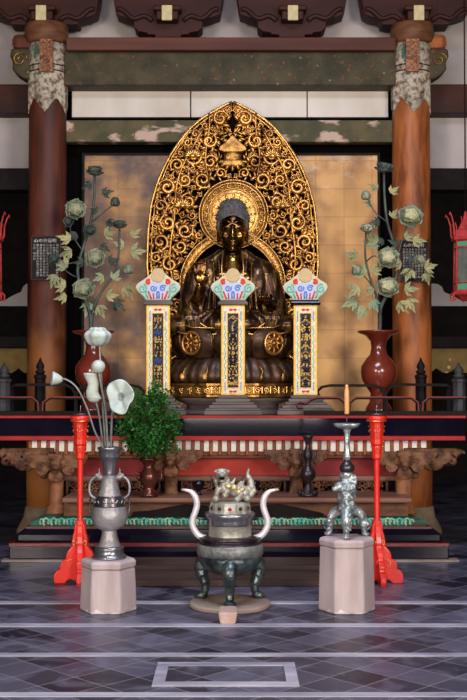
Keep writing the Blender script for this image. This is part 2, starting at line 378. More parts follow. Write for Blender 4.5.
# ------------------------------------------------------------------ the hall
struct(MB().box((-9, -3, -.12), (9, 16, 0)), 'floor', M['slate'])
struct(MB().box((-9, 15.5, 0), (9, 15.7, 7)), 'wall_back', M['black_wood'])
struct(MB().box((-9, 4.5, 5.7), (9, 16, 5.85)), 'ceiling', M['dark_red_wood'])
struct(MB().box((-9.2, 7, 0), (-9, 16, 5.8)), 'wall_left', M['black_wood'])
struct(MB().box((9, 7, 0), (9.2, 16, 5.8)), 'wall_right', M['black_wood'])
def strip(y0, y1, n, x0=-6, x1=6, z=.004):
    return struct(MB().box((x0, y0, -.02), (x1, y1, z)), 'trim_%d' % n, M['strip'])
def gy(py): return H / math.tan(math.atan((py-350)/F) - TH) if False else (lambda d: H*d.y/-d.z)(P(233.5, py, 1)-Vector((0,0,H)))
strip(gy(697), gy(693), 1); strip(gy(656.5), gy(653.5), 2); strip(gy(627), gy(624), 3); strip(gy(604), gy(601.5), 4)
# inlaid rectangle of pale stone
def rect_inlay():
    ya, yb = gy(686.5), gy(663); s = .0
    xa = (152.3-233.5)/F*ya*1.0; xb = (299-233.5)/F*ya
    ys0, ys1 = gy(682.5), gy(666); wx = .055
    m = MB()
    m.box((xa, ya, -.02), (xb, ys0, .005)); m.box((xa, ys1, -.02), (xb, yb, .005)); m.box((xa, ys0, -.02), (xa+wx, ys1, .005)); m.box((xb-wx, ys0, -.02), (xb, ys1, .005))
    struct(m, 'trim_5', M['strip'])
rect_inlay()
# alcove between the pillars
a, b_ = P(66, 84, 10.15), P(394, 420, 10.15)
struct(MB().box((a.x, 10.15, 0), (b_.x, 10.3, a.z)), 'wall_alcove', M['void'])
# white boards above
m = MB()
for x0, x1 in ((72, 190), (191.3, 306.5), (307.8, 388)):
    p, q = P(x0, 117, 10.02), P(x1, 87.5, 10.02); m.box((p.x, 10.02, p.z), (q.x, 10.06, q.z))
struct(m, 'wall_upper', M['plaster_board'])
p, q = P(60, 88, 10.08), P(400, -30, 10.08)
struct(MB().box((p.x, 10.2, p.z), (q.x, 10.25, q.z+.3)), 'wall_plaster', M['plaster'])
# ---- beams
def beam(name, x0, x1, y0, y1, Y, th, m, label, cat='beam', bevel=.01):
    p, q = P(x0, y1, Y), P(x1, y0, Y)
    return solo(MB().box((p.x, Y, p.z), (q.x, Y+th, q.z)), name, m, label, cat, ((p.x+q.x)/2, Y+th/2, p.z), bevel=bevel)
beam('wooden_beam', 66, 396, 37, 50, 9.72, .34, M['beam_brown'], 'plain reddish brown beam under the cloud brackets, above the dark painted beam')
beam('painted_beam', 64, 396, 50, 85, 9.80, .25, M['green_beam'], 'broad dark green beam with faded flower pattern above the white boards')
beam('painted_beam', 64, 396, 120, 142, 9.90, .12, M['peel_beam'], 'narrow painted beam with peeling pinkish paint just above the gold screen')
# ---- side bays beyond the pillars
def bay(side, xs):
    x0, x1 = xs
    p, q = P(x0, 170, 10.4), P(x1, 112, 10.4); mb = MB(); mb.box((p.x, 10.4, p.z), (q.x, 10.5, q.z))
    p, q = P(x0, 86, 10.4), P(x1, 0, 10.4); mb.box((p.x, 10.4, p.z), (q.x, 10.5, q.z))
    struct(mb, 'wall_'+side+'_bay', M['plaster'])
    beam('tie_beam', x0, x1, 84, 113, 10.2, .2, M['dark_red_wood'], 'dark red crossbeam over the white plaster beyond the %s pillar' % side)
    beam('lintel_beam', x0, x1, 168, 190, 10.3, .2, M['black_wood'], 'near-black lintel under the white plaster beyond the %s pillar' % side)
bay('left', (-60, 40)); bay('right', (420, 527))

# cloud-edged plaster far behind on both sides
def cloud_panel(side):
    if side == 'right': pts = [(425,283),(438,284),(442,287),(444,292),(449,294),(455,297),(462,301),(530,301),(530,306),(425,306)]
    else: pts = [(40,280),(26,284),(23,287),(21,292),(16,294),(10,297),(4,301),(-60,301),(-60,306),(40,306)]
    mb = MB().pprism(pts, 12.2, .08)
    solo(mb, 'cloud_board', M['plaster'], 'pale board with a stepped cloud edge in the dark bay on the %s' % side, 'board', P((pts[0][0]+pts[6][0])/2, 306, 12.2))
cloud_panel('right'); cloud_panel('left')
def valance(side):
    x0, x1 = ((418, 530) if side == 'right' else (-60, 34))
    pts = [(x0, 348), (x1, 348)]; n = 12
    for i in range(n*4+1):
        t = i/(n*4); pts.append((x1+(x0-x1)*t, 368 + 5*abs(math.sin(t*n*PI/2))))
    mb = MB().pprism(pts, 12.0, .03)
    solo(mb, 'brocade_valance', M['brocade'], 'gold brocade hanging strip in the dark bay beyond the %s pillar' % side, 'valance', P((x0+x1)/2, 373, 12))
valance('right'); valance('left')
for side, x0, x1 in (('left', -60, 30), ('right', 424, 530)):
    beam('rear_beam', x0, x1, 336, 348, 11.9, .2, M['black_wood'], 'black beam carrying the brocade strip on the %s' % side)

# ------------------------------------------------------------------ pillars
def pillar(cx, m, side):
    Y = 9.9; f = Fr(cx, 400, Y); base = Vector((f.o.x, Y, 0)); r = .172
    t = thing('pillar', 'stout round %s wooden pillar with peeling silver top, on the %s of the gold screen' % ('dark red' if side == 'left' else 'orange brown', side), 'pillar', base)
    z1 = 5.2
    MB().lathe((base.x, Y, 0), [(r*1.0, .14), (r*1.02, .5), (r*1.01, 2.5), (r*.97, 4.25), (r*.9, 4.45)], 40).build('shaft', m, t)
    MB().lathe((base.x, Y, 0), [(r*1.5,0),(r*1.5,.03),(r*1.42,.06),(r*1.15,.15),(r*1.06,.24),(r*.9,.25)], 40).build('stone_base', M['stone_base'], t)
    # peeling brocade sleeve with a ragged zigzag lower edge
    n = 72; zt = P(cx, 47, Y).z; vs = []; fs = []
    for k in range(n):
        a = 2*PI*k/n; zig = abs(((a+PI/2)*5/(2*PI)) % 1 - .5)*2
        zb = P(cx, 116, Y).z + (1-zig)*.13 + random.uniform(-.012, .012)
        for z in (zt, zt*.6+zb*.4, zb):
            vs.append((base.x+math.cos(a)*r*1.02, Y+math.sin(a)*r*1.02, z))
    for k in range(n):
        k2 = (k+1) % n
        for j in range(2): fs.append((k*3+j, k2*3+j, k2*3+j+1, k*3+j+1))
    MB().add(vs, fs).build('painted_sleeve', M['peel_band'], t, thick=.006)
    g = Fr(cx, 72, Y-r*1.02-.01)
    rg = MB()
    for up in (8, 2): rg.lathe((base.x, Y, g(0, up).z), [(r*1.03,0),(r*1.05,.01),(r*1.03,.02)], 40)
    rg.build('band_line', M['black_wood'], t)
    cb = MB()
    cb.box(g(-6.5, 0, -3), g(6.5, 33, 4)); 
    for i in range(6):
        cb.tube([g(-5+k*.9, 4+i*5+2*math.sin(k*.9), -3.4) for k in range(12)], .008, 5)
    cb.build('carved_block', M['copper_carv'], t, bevel=.01)
    h = Fr(cx, 47, Y)
    MB().lathe(h(0, 0), [(15,0),(20,3),(22,8),(22,20),(20,22)], 32, sc=h.s).build('capital', M['wood_mid'], t)
    sgn = 1 if side == 'right' else -1
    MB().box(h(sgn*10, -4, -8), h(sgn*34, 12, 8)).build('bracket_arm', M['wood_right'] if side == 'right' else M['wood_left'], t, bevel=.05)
    pts = [(14,-4),(34,-4),(35,-12),(32,-18),(33,-25),(28,-30),(22,-34),(14,-36)]
    q = [h(sgn*x, u) for x, u in pts]
    MB().prism([(v.x, v.z) for v in q], Y-.09, Y+.09).build('beam_nosing', M['green_beam'], t, bevel=.02)
    sp = MB(); c = h(sgn*25, -16, -11)
    sp.tube([c+Vector((math.cos(k*.45)*(.07-k*.0028), 0, math.sin(k*.45)*(.07-k*.0028))) for k in range(22)], .008, 5)
    sp.build('nosing_scroll', M['gold_dark'], t)
    return t
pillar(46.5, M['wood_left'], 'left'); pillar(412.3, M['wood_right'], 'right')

# ------------------------------------------------------------------ cloud-shaped bracket boards
def bracket_pts(cx, lim=99):
    half = [(13,37),(13,34.5),(21,34),(21,32.5),(29.5,31),(34,27.5),(34.5,19),(44,17),(52,14),(53.5,6),(54.5,0),(56,-12),(60,-40)]
    half = [(x, min(y, lim)) for x, y in half]
    return [(cx-x, y) for x, y in half] + [(cx+x, y) for x, y in reversed(half)]
for cx, lab in ((168,'dark red stepped cloud bracket above the beam, left of the halo tip'), (292,'dark red stepped cloud bracket above the beam, right of the halo tip'),
                (44,'dark red stepped cloud bracket over the left pillar'), (416,'dark red stepped cloud bracket over the right pillar')):
    Y = 9.78 if 100 < cx < 400 else 9.86
    f = Fr(cx, 37, Y)
    t = thing('cloud_bracket', lab, 'bracket', f.o)
    MB().pprism(bracket_pts(cx, 99 if 100 < cx < 400 else 24.5), Y, .22).build('bracket_board', M['dark_red_wood'], t, bevel=.015)
    arm = MB(); arm.box(f(-11, 13, -16), f(11, 22, 0)); arm.box(f(-14, 22, -18), f(14, 27, 0)); arm.build('bracket_block', M['dark_red_wood'], t, bevel=.015)
    MB().box(f(-5.2, 11, -19.5), f(5.2, 26, -16.2)).build('cream_end', M['cream_block'], t, bevel=.006)
    cu = MB()
    for sg in (-1, 1):
        cu.tube([f(sg*(16+k*3.2), 16+math.sin(k*.8)*3+k*.9, -2) for k in range(12)], .022, 6)
    cu.each('cloud_moulding', M['dark_red_wood'], t)
# ------------------------------------------------------------------ gold leaf screen
p, q = P(83.5, 415, 10.08), P(377.5, 155.5, 10.08)
t = thing('gold_screen', 'tall tarnished gold-leaf wall screen behind the seated buddha', 'screen', ((p.x+q.x)/2, 10.08, p.z))
MB().box((p.x, 10.08, p.z), (q.x, 10.13, q.z)).build('leaf_panel', M['gold_leaf'], t)
fr = MB()
for a, b2 in (((p.x-.02, p.z), (p.x, q.z+.02)), ((q.x, p.z), (q.x+.02, q.z+.02)), ((p.x, q.z), (q.x, q.z+.02))):
    fr.box((a[0], 10.06, a[1]), (b2[0], 10.13, b2[1]))
fr.build('frame', M['black_wood'], t)

# ------------------------------------------------------------------ scroll carving
def scroll(mb, c, r, sx, sz, y, s, ph=None, hand=1, turns=1.5, leaves=5, rel=.35):
    """one acanthus scroll in the x-z plane at world depth y; c in world"""
    ph = random.uniform(0, 2*PI) if ph is None else ph; n = 16; pts = []; rad = []
    for k in range(n+1):
        t = k/n; a = ph + hand*t*turns*2*PI; rr = r*(1-.86*t)
        pts.append(Vector((c.x + math.cos(a)*rr*sx, y - r*rel*(.3+.5*t), c.z + math.sin(a)*rr*sz))); rad.append(r*(.12+.15*math.sin(t*PI)))
    rad[-1] = r*.17
    mb.tube(pts, rad, 6)
    for i in range(leaves):
        a = ph + hand*(i*2*PI/leaves + .3); rot = Matrix.Rotation(-(a + hand*.75), 3, 'Y')
        cc = Vector((c.x + math.cos(a)*r*.98, y - r*rel*.25, c.z + math.sin(a)*r*.98))
        mb.ell(cc, (r*.5, r*.2, r*.2), 8, rot)

# ------------------------------------------------------------------ mandorla
YM = 9.79; SM = YM/F; CX = 232.6
WID = [(102,0.6),(104,5.5),(108,13),(113,22),(119,31.5),(128,42),(140,52),(154,61.5),(168,69),(185,76),(205,81.5),(233,84.5),(266,85.5),(300,82),(330,76),(360,68),(397,60)]
def mw(y):
    for (a, wa), (b, wb) in zip(WID, WID[1:]):
        if a <= y <= b: return wa + (wb-wa)*(y-a)/(b-a)
    return 0
base = P(CX, 397, YM)
mand = thing('mandorla_halo', 'tall pointed openwork gold halo carved with scrolling foliage behind the buddha', 'halo', base)
outl = [(CX+mw(y), y) for y in range(102, 398, 3)]; outr = [(2*CX-x, y) for x, y in reversed(outl)]
MB().pprism(outl+outr, YM+.03, .04).build('shade_backing', M['void'], mand)  # added dark plate, stands in for shade behind the openwork
rim = MB()
for sg in (-1, 1):
    for k, rr in ((1.0, 1.35), (.955, .7)):
        rim.tube([P(CX+sg*mw(y)*k, y+(1-k)*60*(1 if y < 130 else 0), YM-.01) for y in list(range(102, 130, 2))+list(range(130, 397, 6))], rr*SM, 8)
rim.build('rim', M['gold_bright'], mand)
rib = MB()
for sg in (-1, 1):
    rib.tube([P(CX+sg*(25+2*math.sin(y*.09)), y, YM-.02) for y in range(113, 188, 5)], 1.1*SM, 6)
    rib.tube([P(CX+sg*(mw(y)*.72+1.5*math.sin(y*.08)), y, YM-.02) for y in range(128, 300, 6)], 1.2*SM, 6)
    rib.tube([P(CX+sg*(mw(y)*.44+2*math.sin(y*.08)), y, YM-.02) for y in range(255, 390, 6)], 1.1*SM, 6)
rib.build('rib', M['gold'], mand)
HC = (CX+1, 214.5); BC = (CX, 284)
circ = []
def ok(x, y, r):
    if abs(x-CX)+r > mw(y)-2.2 or abs(x-CX)+r*.7 > mw(max(102.1, y-r*.7))-1.5: return False
    if math.hypot(x-HC[0], y-HC[1]) < 35.5+r: return False
    if math.hypot(x-BC[0], y-BC[1]) < 53+r and y < 330: return False
    if y > 330 and abs(x-CX) < 20: return False
    if math.hypot((x-CX)/15, (y-148)/22) < 1+r/18: return False
    if CX-x < r*1.0: return False
    for a, b, c in circ:
        if math.hypot(x-a, y-b) < (r+c)*1.0: return False
    return True
for r, tries in ((9, 500), (7.5, 900), (6, 1800), (4.8, 3000), (3.6, 5000), (2.7, 7000)):
    for _ in range(tries):
        x = CX-random.uniform(0, 86); y = random.uniform(104, 392)
        if ok(x, y, r): circ.append((x, y, r))
sc_l, sc_r = MB(), MB()
for x, y, r in circ:
    ph = random.uniform(0, 2*PI); hd = random.choice((-1, 1)); lv = 6 if r > 4 else 4
    scroll(sc_l, P(x, y, YM), r*SM, 1, 1, YM, SM, ph, hd, leaves=lv)
    scroll(sc_r, P(2*CX-x, y, YM), r*SM, 1, 1, YM, SM, PI-ph, -hd, leaves=lv)
# filler leaves that tie the scrolls together
for _ in range(1000):
    y = random.uniform(106, 390); x = CX-random.uniform(2, max(3, mw(y)-2))
    if math.hypot(x-HC[0], y-HC[1]) < 37 or (math.hypot(x-BC[0], y-BC[1]) < 54 and y < 330): continue
    a = random.uniform(0, PI); L_ = random.uniform(2.2, 4.6)
    for mb, xx, aa in ((sc_l, x, a), (sc_r, 2*CX-x, PI-a)):
        c = P(xx, y, YM); mb.ell((c.x, YM+.005, c.z), (L_*SM, 1.1*SM, 1.0*SM), 7, Matrix.Rotation(-aa, 3, 'Y'))
sc_l.build('scroll_carving', M['gold'], mand); sc_r.build('scroll_carving', M['gold'], mand)
# head halo
hb = Fr(HC[0], HC[1], YM-.06)
def ring_profile(mb, f, r0, r1, th, n=64, d=0):
    vs = []; fs = []
    for k in range(n):
        a = 2*PI*k/n
        for r, dd in ((r0, 0), (r0, -th), ((r0+r1)/2, -th*1.5), (r1, -th), (r1, 0)):
            vs.append(f(math.cos(a)*r, math.sin(a)*r, dd+d))
    for k in range(n):
        k2 = (k+1) % n
        for j in range(5): fs.append((k*5+j, k*5+(j+1) % 5, k2*5+(j+1) % 5, k2*5+j))
    mb.add(vs, fs)
hm = MB(); ring_profile(hm, hb, 0.5, 35, 1.0); hh = hm.build('head_halo', M['gold'], mand)
r_ = MB()
for r in (34.5, 31.5, 25.5, 22):
    r_.tube([hb(math.cos(k*PI/36)*r, math.sin(k*PI/36)*r, -1.8) for k in range(73)], .75*SM, 6)
r_.build('halo_ring', M['gold_bright'], hh)
fl = MB()
for k in range(22):
    a = 2*PI*k/22; c = hb(math.cos(a)*28.5, math.sin(a)*28.5, 0)
    scroll(fl, c, 2.6*SM, 1, 1, hb(0,0,-1.6).y, SM, a, 1, 1.2, 4)
for k in range(16):
    a = 2*PI*k/16; c = hb(math.cos(a)*19, math.sin(a)*19, -1.2); fl.ell(c, (3*SM, .9*SM, 1.6*SM), 8, Matrix.Rotation(-a, 3, 'Y'))
fl.build('halo_flowers', M['gold_bright'], hh)
# body halo arcs
bh = Fr(BC[0], BC[1], YM-.05); bm_ = MB()
A0, A1 = -50, 230
vs = []; fs = []; n = 60
for k in range(n+1):
    a = math.radians(A0+(A1-A0)*k/n)
    for r, dd in ((43.5, 2), (43.5, -1), (48, -1.6), (52.5, -1), (52.5, 2)): vs.append(bh(math.cos(a)*r, math.sin(a)*r, dd))
for k in range(n):
    for j in range(5): fs.append((k*5+j, k*5+(j+1) % 5, (k+1)*5+(j+1) % 5, (k+1)*5+j))
bm_.add(vs, fs); bo = bm_.build('body_halo', M['gold'], mand)
r_ = MB()
for r in (44, 52.5):
    r_.tube([bh(math.cos(math.radians(A0+(A1-A0)*k/60))*r, math.sin(math.radians(A0+(A1-A0)*k/60))*r, -1.8) for k in range(61)], .8*SM, 6)
for k in range(34):
    a = math.radians(A0+(A1-A0)*(k+.5)/34); scroll(r_, bh(math.cos(a)*48.2, math.sin(a)*48.2, 0), 2.7*SM, 1, 1, bh(0,0,-1.6).y, SM, a, 1, 1.2, 4)
r_.build('halo_flowers', M['gold_bright'], bo)
# pagoda-shaped jewel emblem
e = Fr(CX, 150, YM-.05); em = MB()
q = [e(x, u) for x, u in ((0,15),(5,10),(13,3),(14,0),(9,-2),(-9,-2),(-14,0),(-13,3),(-5,10))]; em.prism([(v.x, v.z) for v in q], e(0,0,-2).y, e(0,0,5).y)
em.ell(e(0, -7, 0), (9*SM, 2.5*SM, 6*SM), 16)
em.ell(e(0, -13, 0), (13*SM, 2.5*SM, 5*SM), 16)
for k in range(7):
    a = PI + (k+.5)*PI/7; em.ell(e(math.cos(a)*12, -10+math.sin(a)*8, 0), (4.2*SM, 2*SM, 2*SM), 8, Matrix.Rotation(-a, 3, 'Y'))
em.build('jewel_emblem', M['gold_dark'], mand, bevel=.006)
# three larger lotus flowers carved on the flanks
lf = MB()
for lx, ly in ((CX-50, 205), (CX+50, 205), (CX-40, 155), (CX+40, 155)):
    f = Fr(lx, ly, YM-.04)
    for k in range(9):
        a = PI*(k)/8; lf.ell(f(math.cos(a)*5.5, math.sin(a)*4.5-1, -1), (4*SM, 1.4*SM, 1.3*SM), 8, Matrix.Rotation(-a, 3, 'Y'))
    lf.ell(f(0, -1, -1.5), (3*SM, 1.5*SM, 2*SM), 10)
lf.each('carved_lotus', M['gold_bright'], mand, 10)

# ------------------------------------------------------------------ buddha
YB = 9.42; B = Fr(CX, 331, YB); s = B.s
bud = thing('buddha_statue', 'seated dark gilded buddha statue with raised right hand before the gold halo', 'statue', B(0, 0))
def R3(ax, d): return Matrix.Rotation(math.radians(d), 3, ax)
body = MB()
def E_(mb, x, u, d, rx, ry, rz, rot=None, n=18): mb.ell(B(x, u, d), (rx*s, ry*s, rz*s), n, rot)
def face_fn(v):
    # v unit, y<0 is the front
    k = 1.0
    if v.y < 0:
        k += .02*math.exp(-((v.x/.5)**2+((v.z-.15)/.2)**2))
    return k
body.ell(B(0, 103, -2), (14.3*s, 15.5*s, 22*s), 32)
body.ell(B(0, 93, -4), (12.6*s, 13*s, 14*s), 28)
body.ell(B(0, 96, -18), (2.3*s, 3*s, 6*s), 12)          # nose
body.ell(B(0, 91.5, -19.5), (3*s, 2.5*s, 2*s), 12)
body.tube([B(0, 104, -17), B(0, 99, -18.6), B(0, 92, -20)], [1.6*s, 2*s, 2.5*s], 8)
for sg in (-1, 1):
    body.tube([B(sg*2, 106.5, -17.3), B(sg*6, 108.5, -16.6), B(sg*11.5, 106, -12.5)], [1.3*s, 1.3*s, .9*s], 8)   # brows
    body.ell(B(sg*6, 102.5, -15.4), (4.2*s, 2.6*s, 2.2*s), 14)      # lids
    body.ell(B(sg*7.5, 94, -12), (4.5*s, 4*s, 5*s), 14)       # cheeks
    body.ell(B(sg*14.6, 97, 0), (1.7*s, 3*s, 9.5*s), 14)      # long ears
body.ell(B(0, 86.6, -16), (4.2*s, 2*s, 1.1*s), 12); body.ell(B(0, 84.4, -15.7), (3.2*s, 2*s, 1.2*s), 12)   # lips
body.ell(B(0, 80.5, -13), (4*s, 4*s, 2.8*s), 12)
body.lathe(B(0, 60, 0), [(12,0),(10.5,10),(9.5,13),(9.8,15),(9.2,16.5),(9.6,18.5),(9,20),(9.3,22),(8.8,28)], 24, sc=s)
E_(body, 0, 44, 0, 30, 15, 26); E_(body, -11, 52, -9, 12, 7, 10); E_(body, 11, 52, -9, 12, 7, 10)
E_(body, 0, 26, 0, 26, 16, 24)
for sg in (-1, 1):
    E_(body, sg*30, 57, 0, 12, 11, 12)
    body.tube([B(sg*34, 55, 0), B(sg*41, 20, -2)], [10*s, 8*s], 14)
    body.tube([B(sg*8, 6, 0), B(sg*58, 6, -12)], [14*s, 11*s], 14); body.tube([B(sg*58, 5, -12), B(-sg*10, 4, -26)], [9*s, 7*s], 14)
# right forearm raised (left in the photo), palm out
body.tube([B(-41, 20, -2), B(-34, 34, -22), B(-32, 44, -26)], [7.5*s, 5*s, 3.6*s], 12)
body.ell(B(-32, 52, -27), (6.2*s, 2.6*s, 7*s), 16)
for k, (dx, L_, tx) in enumerate(((-4.8, 8, -1.2), (-1.7, 10.2, -.3), (1.5, 10.8, .3), (4.6, 9.6, 1.2))):
    body.tube([B(-32+dx, 56, -27.5), B(-32+dx+tx*.6, 59+L_*.45, -28), B(-32+dx+tx, 57+L_, -29.2)], [1.5*s, 1.35*s, 1.0*s], 8)
body.tube([B(-27, 48, -28), B(-23.5, 52, -30), B(-23.8, 57, -31)], [1.8*s, 1.6*s, 1.2*s], 8)
# left forearm lowered, hand in the lap
body.tube([B(41, 20, -2), B(38, 22, -20), B(33, 27, -27)], [7.5*s, 5*s, 3.6*s], 12)
body.ell(B(30, 27, -31), (7*s, 6*s, 2.8*s), 16)
for k, (dx, L_) in enumerate(((-4.5, 7.5), (-1.5, 9), (1.6, 9), (4.5, 7.8))):
    body.tube([B(30+dx, 28, -35), B(30+dx, 29.5, -35-L_*.5), B(30+dx, 31.5, -35-L_)], [1.5*s, 1.35*s, 1.05*s], 8)
body.tube([B(36, 29, -32), B(38, 32, -36), B(36, 34, -39)], [1.8*s, 1.5*s, 1.1*s], 8)
bb = body.blob('body', M['face'], bud, .0085, 1, .5)
# hair of small curls
hr = MB(); hr.ell(B(0, 113, 1.5), (16.6*s, 17*s, 14.5*s), 30); hr.ell(B(0, 122, 2), (14*s, 14*s, 11*s), 24)
hr.ell(B(-14.2, 106, 3), (2.6*s, 11*s, 9*s), 16); hr.ell(B(14.2, 106, 3), (2.6*s, 11*s, 9*s), 16)
hair = hr.blob('hair', M['hair'], bud, .008, 2)
cl = MB()
for i in range(7):
    el = .12 + i*.2; nn = max(5, int(30*math.cos(el)))
    for k in range(nn):
        a = 2*PI*(k+.5*(i % 2))/nn; v = Vector((math.cos(a)*math.cos(el), math.sin(a)*math.cos(el), math.sin(el)))
        if v.y < -.4 and el < .3: continue
        cl.ell(B(v.x*16.6, 113+v.z*14.8-1, 1.5+v.y*17), 1.35*s, 6)
for i in range(5):
    el = .2+i*.3; nn = max(3, int(18*math.cos(el)))
    for k in range(nn):
        a = 2*PI*k/nn; v = Vector((math.cos(a)*math.cos(el), math.sin(a)*math.cos(el), math.sin(el))); cl.ell(B(v.x*14, 122+v.z*11, 2+v.y*14), 1.3*s, 6)
cl.build('hair_curls', M['hair'], hair)
MB().ell(B(0, 120.5, -12.5), (1.6*s, 1.6*s, 1.2*s), 10).build('hair_jewel', M['red_gem'], hair)
# robe
rb = MB()
for sg in (-1, 1):
    rb.ell(B(sg*24, 46, 1), (16.5*s, 17*s, 27*s), 20, R3('Y', sg*6)); rb.ell(B(sg*29, 58, 1), (14.5*s, 13.5*s, 13*s), 18)
    rb.tube([B(sg*10, 79, 4), B(sg*20, 70, 0), B(sg*34, 60, 0)], [5*s, 6*s, 10*s], 12)
    rb.tube([B(sg*34, 56, 0), B(sg*43.5, 20, -2), B(sg*45, 6, -6)], [13*s, 12.5*s, 11*s], 14)
    rb.tube([B(sg*43, 18, -6), B(sg*36, 24, -18)], [9*s, 7*s], 12)
    rb.tube([B(sg*8, 9, 0), B(sg*50, 7, -14)], [16*s, 14*s], 14); E_(rb, sg*53, 4, -14, 16, 18, 11)
    rb.tube([B(sg*36, 8, -22), B(sg*34, -4, -26)], [8*s, 6*s], 10)
E_(rb, 0, 5, -18, 34, 16, 13); E_(rb, 0, 24, -3, 22, 17, 17)
for k in range(9):                                        # falling folds over the lap
    x = -52+k*13; rb.tube([B(x*.5, 17, -26+abs(x)*.12), B(x*.8, 8, -33+abs(x)*.2), B(x, -3, -30+abs(x)*.2)], [2*s, 2.6*s, 2*s], 8)
for sg in (-1, 1):
    for k in range(4): rb.tube([B(sg*(14+k*6), 72-k*4, -8+k), B(sg*(12+k*5), 45-k*3, -17+k), B(sg*(10+k*7), 20, -19+k)], [1.6*s, 2*s, 1.6*s], 8)
robe = rb.blob('robe', M['robe'], bud, .009, 1, .5)
hem = MB()
for sg in (-1, 1):
    hem.tube([B(sg*9.5, 80, -6), B(sg*11, 62, -13), B(sg*9, 40, -20.5), B(sg*5, 24, -21)], 1.0*s, 6)
    hem.tube([B(sg*19, 68, -12), B(sg*18, 45, -19), B(sg*19, 22, -20)], .6*s, 6)
    hem.tube([B(sg*46, 30, -14), B(sg*40, 12, -22), B(sg*25, 2, -33)], .7*s, 6)
    hem.tube([B(sg*66, 2, -20), B(sg*48, -4, -32), B(sg*20, -5, -36), B(0, -3, -36)], .9*s, 6)
    hem.tube([B(sg*60, 10, -22), B(sg*40, 2, -32), B(sg*10, 1, -36)], .6*s, 6)
hem.build('robe_hem', M['gold_bright'], robe)

# ------------------------------------------------------------------ lotus throne
T_ = Fr(CX, 413.5, YB); s = T_.s; zt0 = 1.083
th = thing('lotus_throne', 'dark tiered lotus throne with gilded wheel medallions beneath the buddha', 'throne', (T_.o.x, YB, zt0))
def U(y): return (413.5-y)
MB().lathe(T_(0, 0), [(52, -1), (52, 2), (46, 5), (46, 9), (56, 13), (58, 16)], 48, sc=s, sy=.55).build('plinth', M['grey_wood'], th)
gb = MB(); gb.lathe(T_(0, 0), [(64,16),(66,17),(66,19),(62,20),(62,27),(66,28),(66,30),(60,31)], 8, sc=s, sm=False, rot=PI/8, sy=.55); g_ = gb.build('gilded_base', M['gold_dark'], th)
gm = MB()
for k in range(-7, 8):
    x = k*8.2; dd = -62*.55*math.cos(PI/8)*1.0 if abs(x) < 24 else -(62*.55*math.cos(PI/8) - (abs(x)-24)*.6)
    c = T_(x, 23.5, dd); scroll(gm, c, 3.2*s, 1, 1, c.y, s, leaves=4)
    gm.box(T_(x+3.7, 20.5, dd-1), T_(x+4.5, 27, dd+2))
gm.each('base_carving', M['gold_bright'], g_, 6)
MB().lathe(T_(0, 0), [(61,30),(67,33),(68,38),(64,46),(58,52),(53,55),(50,56)], 144, fn=lambda a, t: 1+.03*math.sin(a*36)*(1-.3*t)+.02*math.sin(a*9+1), sc=s, sy=.56).build('drapery_skirt', M['throne'], th)
gs = MB()
for k in range(7):
    a = -PI/2+(k-3)*.42; gs.ell(T_(math.cos(a)*66, 36, math.sin(a)*66*.56), (4*s, 2*s, 4.5*s), 10)
    gs.tube([T_(math.cos(a)*67, 33, math.sin(a)*67*.56), T_(math.cos(a+.04)*66, 42, math.sin(a+.04)*66*.56), T_(math.cos(a)*60, 49, math.sin(a)*60*.56)], .9*s, 6)
gs.each('skirt_ornament', M['gold_dark'], th, 2)
MB().lathe(T_(0, 0), [(46,54),(48,60),(52,72),(50,80),(40,84)], 48, sc=s, sy=.56).build('lotus_core', M['throne'], th)
for k in range(9):
    a = -PI/2+(k-4)*2*PI/9; ca, sa = math.cos(a), math.sin(a)*.62; out = Vector((ca*.5, sa, 0)).normalized(); tang = Vector((-out.y, out.x, 0)); upv = Vector((0, 0, 1))
    def pf(u, v, a=a, out=out, tang=tang):
        uu = (u-.5)*2; wv = math.sin(min(1, .25+v*1.0)*PI*.62)**.7 * (1 if v < .75 else max(0.05, math.cos((v-.75)/.25*PI/2)))
        ctr = T_(math.cos(a)*50, 54, math.sin(a)*50*.58)
        bulge = math.sin(v*PI*.8)*9 + 3
        return ctr + tang*(uu*20*wv*s) + out*((bulge - uu*uu*6)*s) + upv*(v*31*s)
    pt = MB().grid(pf, 10, 12).build('petal', M['throne'], th, thick=.012)
    ctr = T_(math.cos(a)*50, 54+15, math.sin(a)*50*.58) + out*(13.2*s)
    wm = MB(); R = 10.5*s
    rt = lambda r, g: ctr + tang*(math.cos(g)*r) + upv*(math.sin(g)*r)
    nrm = out
    vs = [ctr+nrm*(.8*s)]+[rt(R, 2*PI*j/24)+nrm*(.3*s) for j in range(24)]; wm.add(vs, [(0, 1+j, 1+(j+1) % 24) for j in range(24)])
    wheel = wm.build('wheel_medallion', M['gold_dark'], pt, thick=.006)
    wr = MB()
    for r, q in ((R, 1.6*s), (R*.38, 1.1*s)): wr.tube([rt(r, 2*PI*j/24)+nrm*(1.2*s) for j in range(25)], q, 6)
    for j in range(8):
        g = 2*PI*j/8; wr.tube([rt(R*.3, g)+nrm*(1.4*s), rt(R*1.02, g)+nrm*(1.4*s)], 1.0*s, 5)
    wr.ell(ctr+nrm*(1.5*s), 2*s, 8); wr.build('wheel_spokes', M['gold'], wheel)
    eg = MB(); eg.tube([pf(0.02, j/12)+out*.006 for j in range(1, 12)], .5*s, 5); eg.tube([pf(.98, j/12)+out*.006 for j in range(1, 12)], .5*s, 5); eg.each('petal_edge', M['gold_dark'], pt)

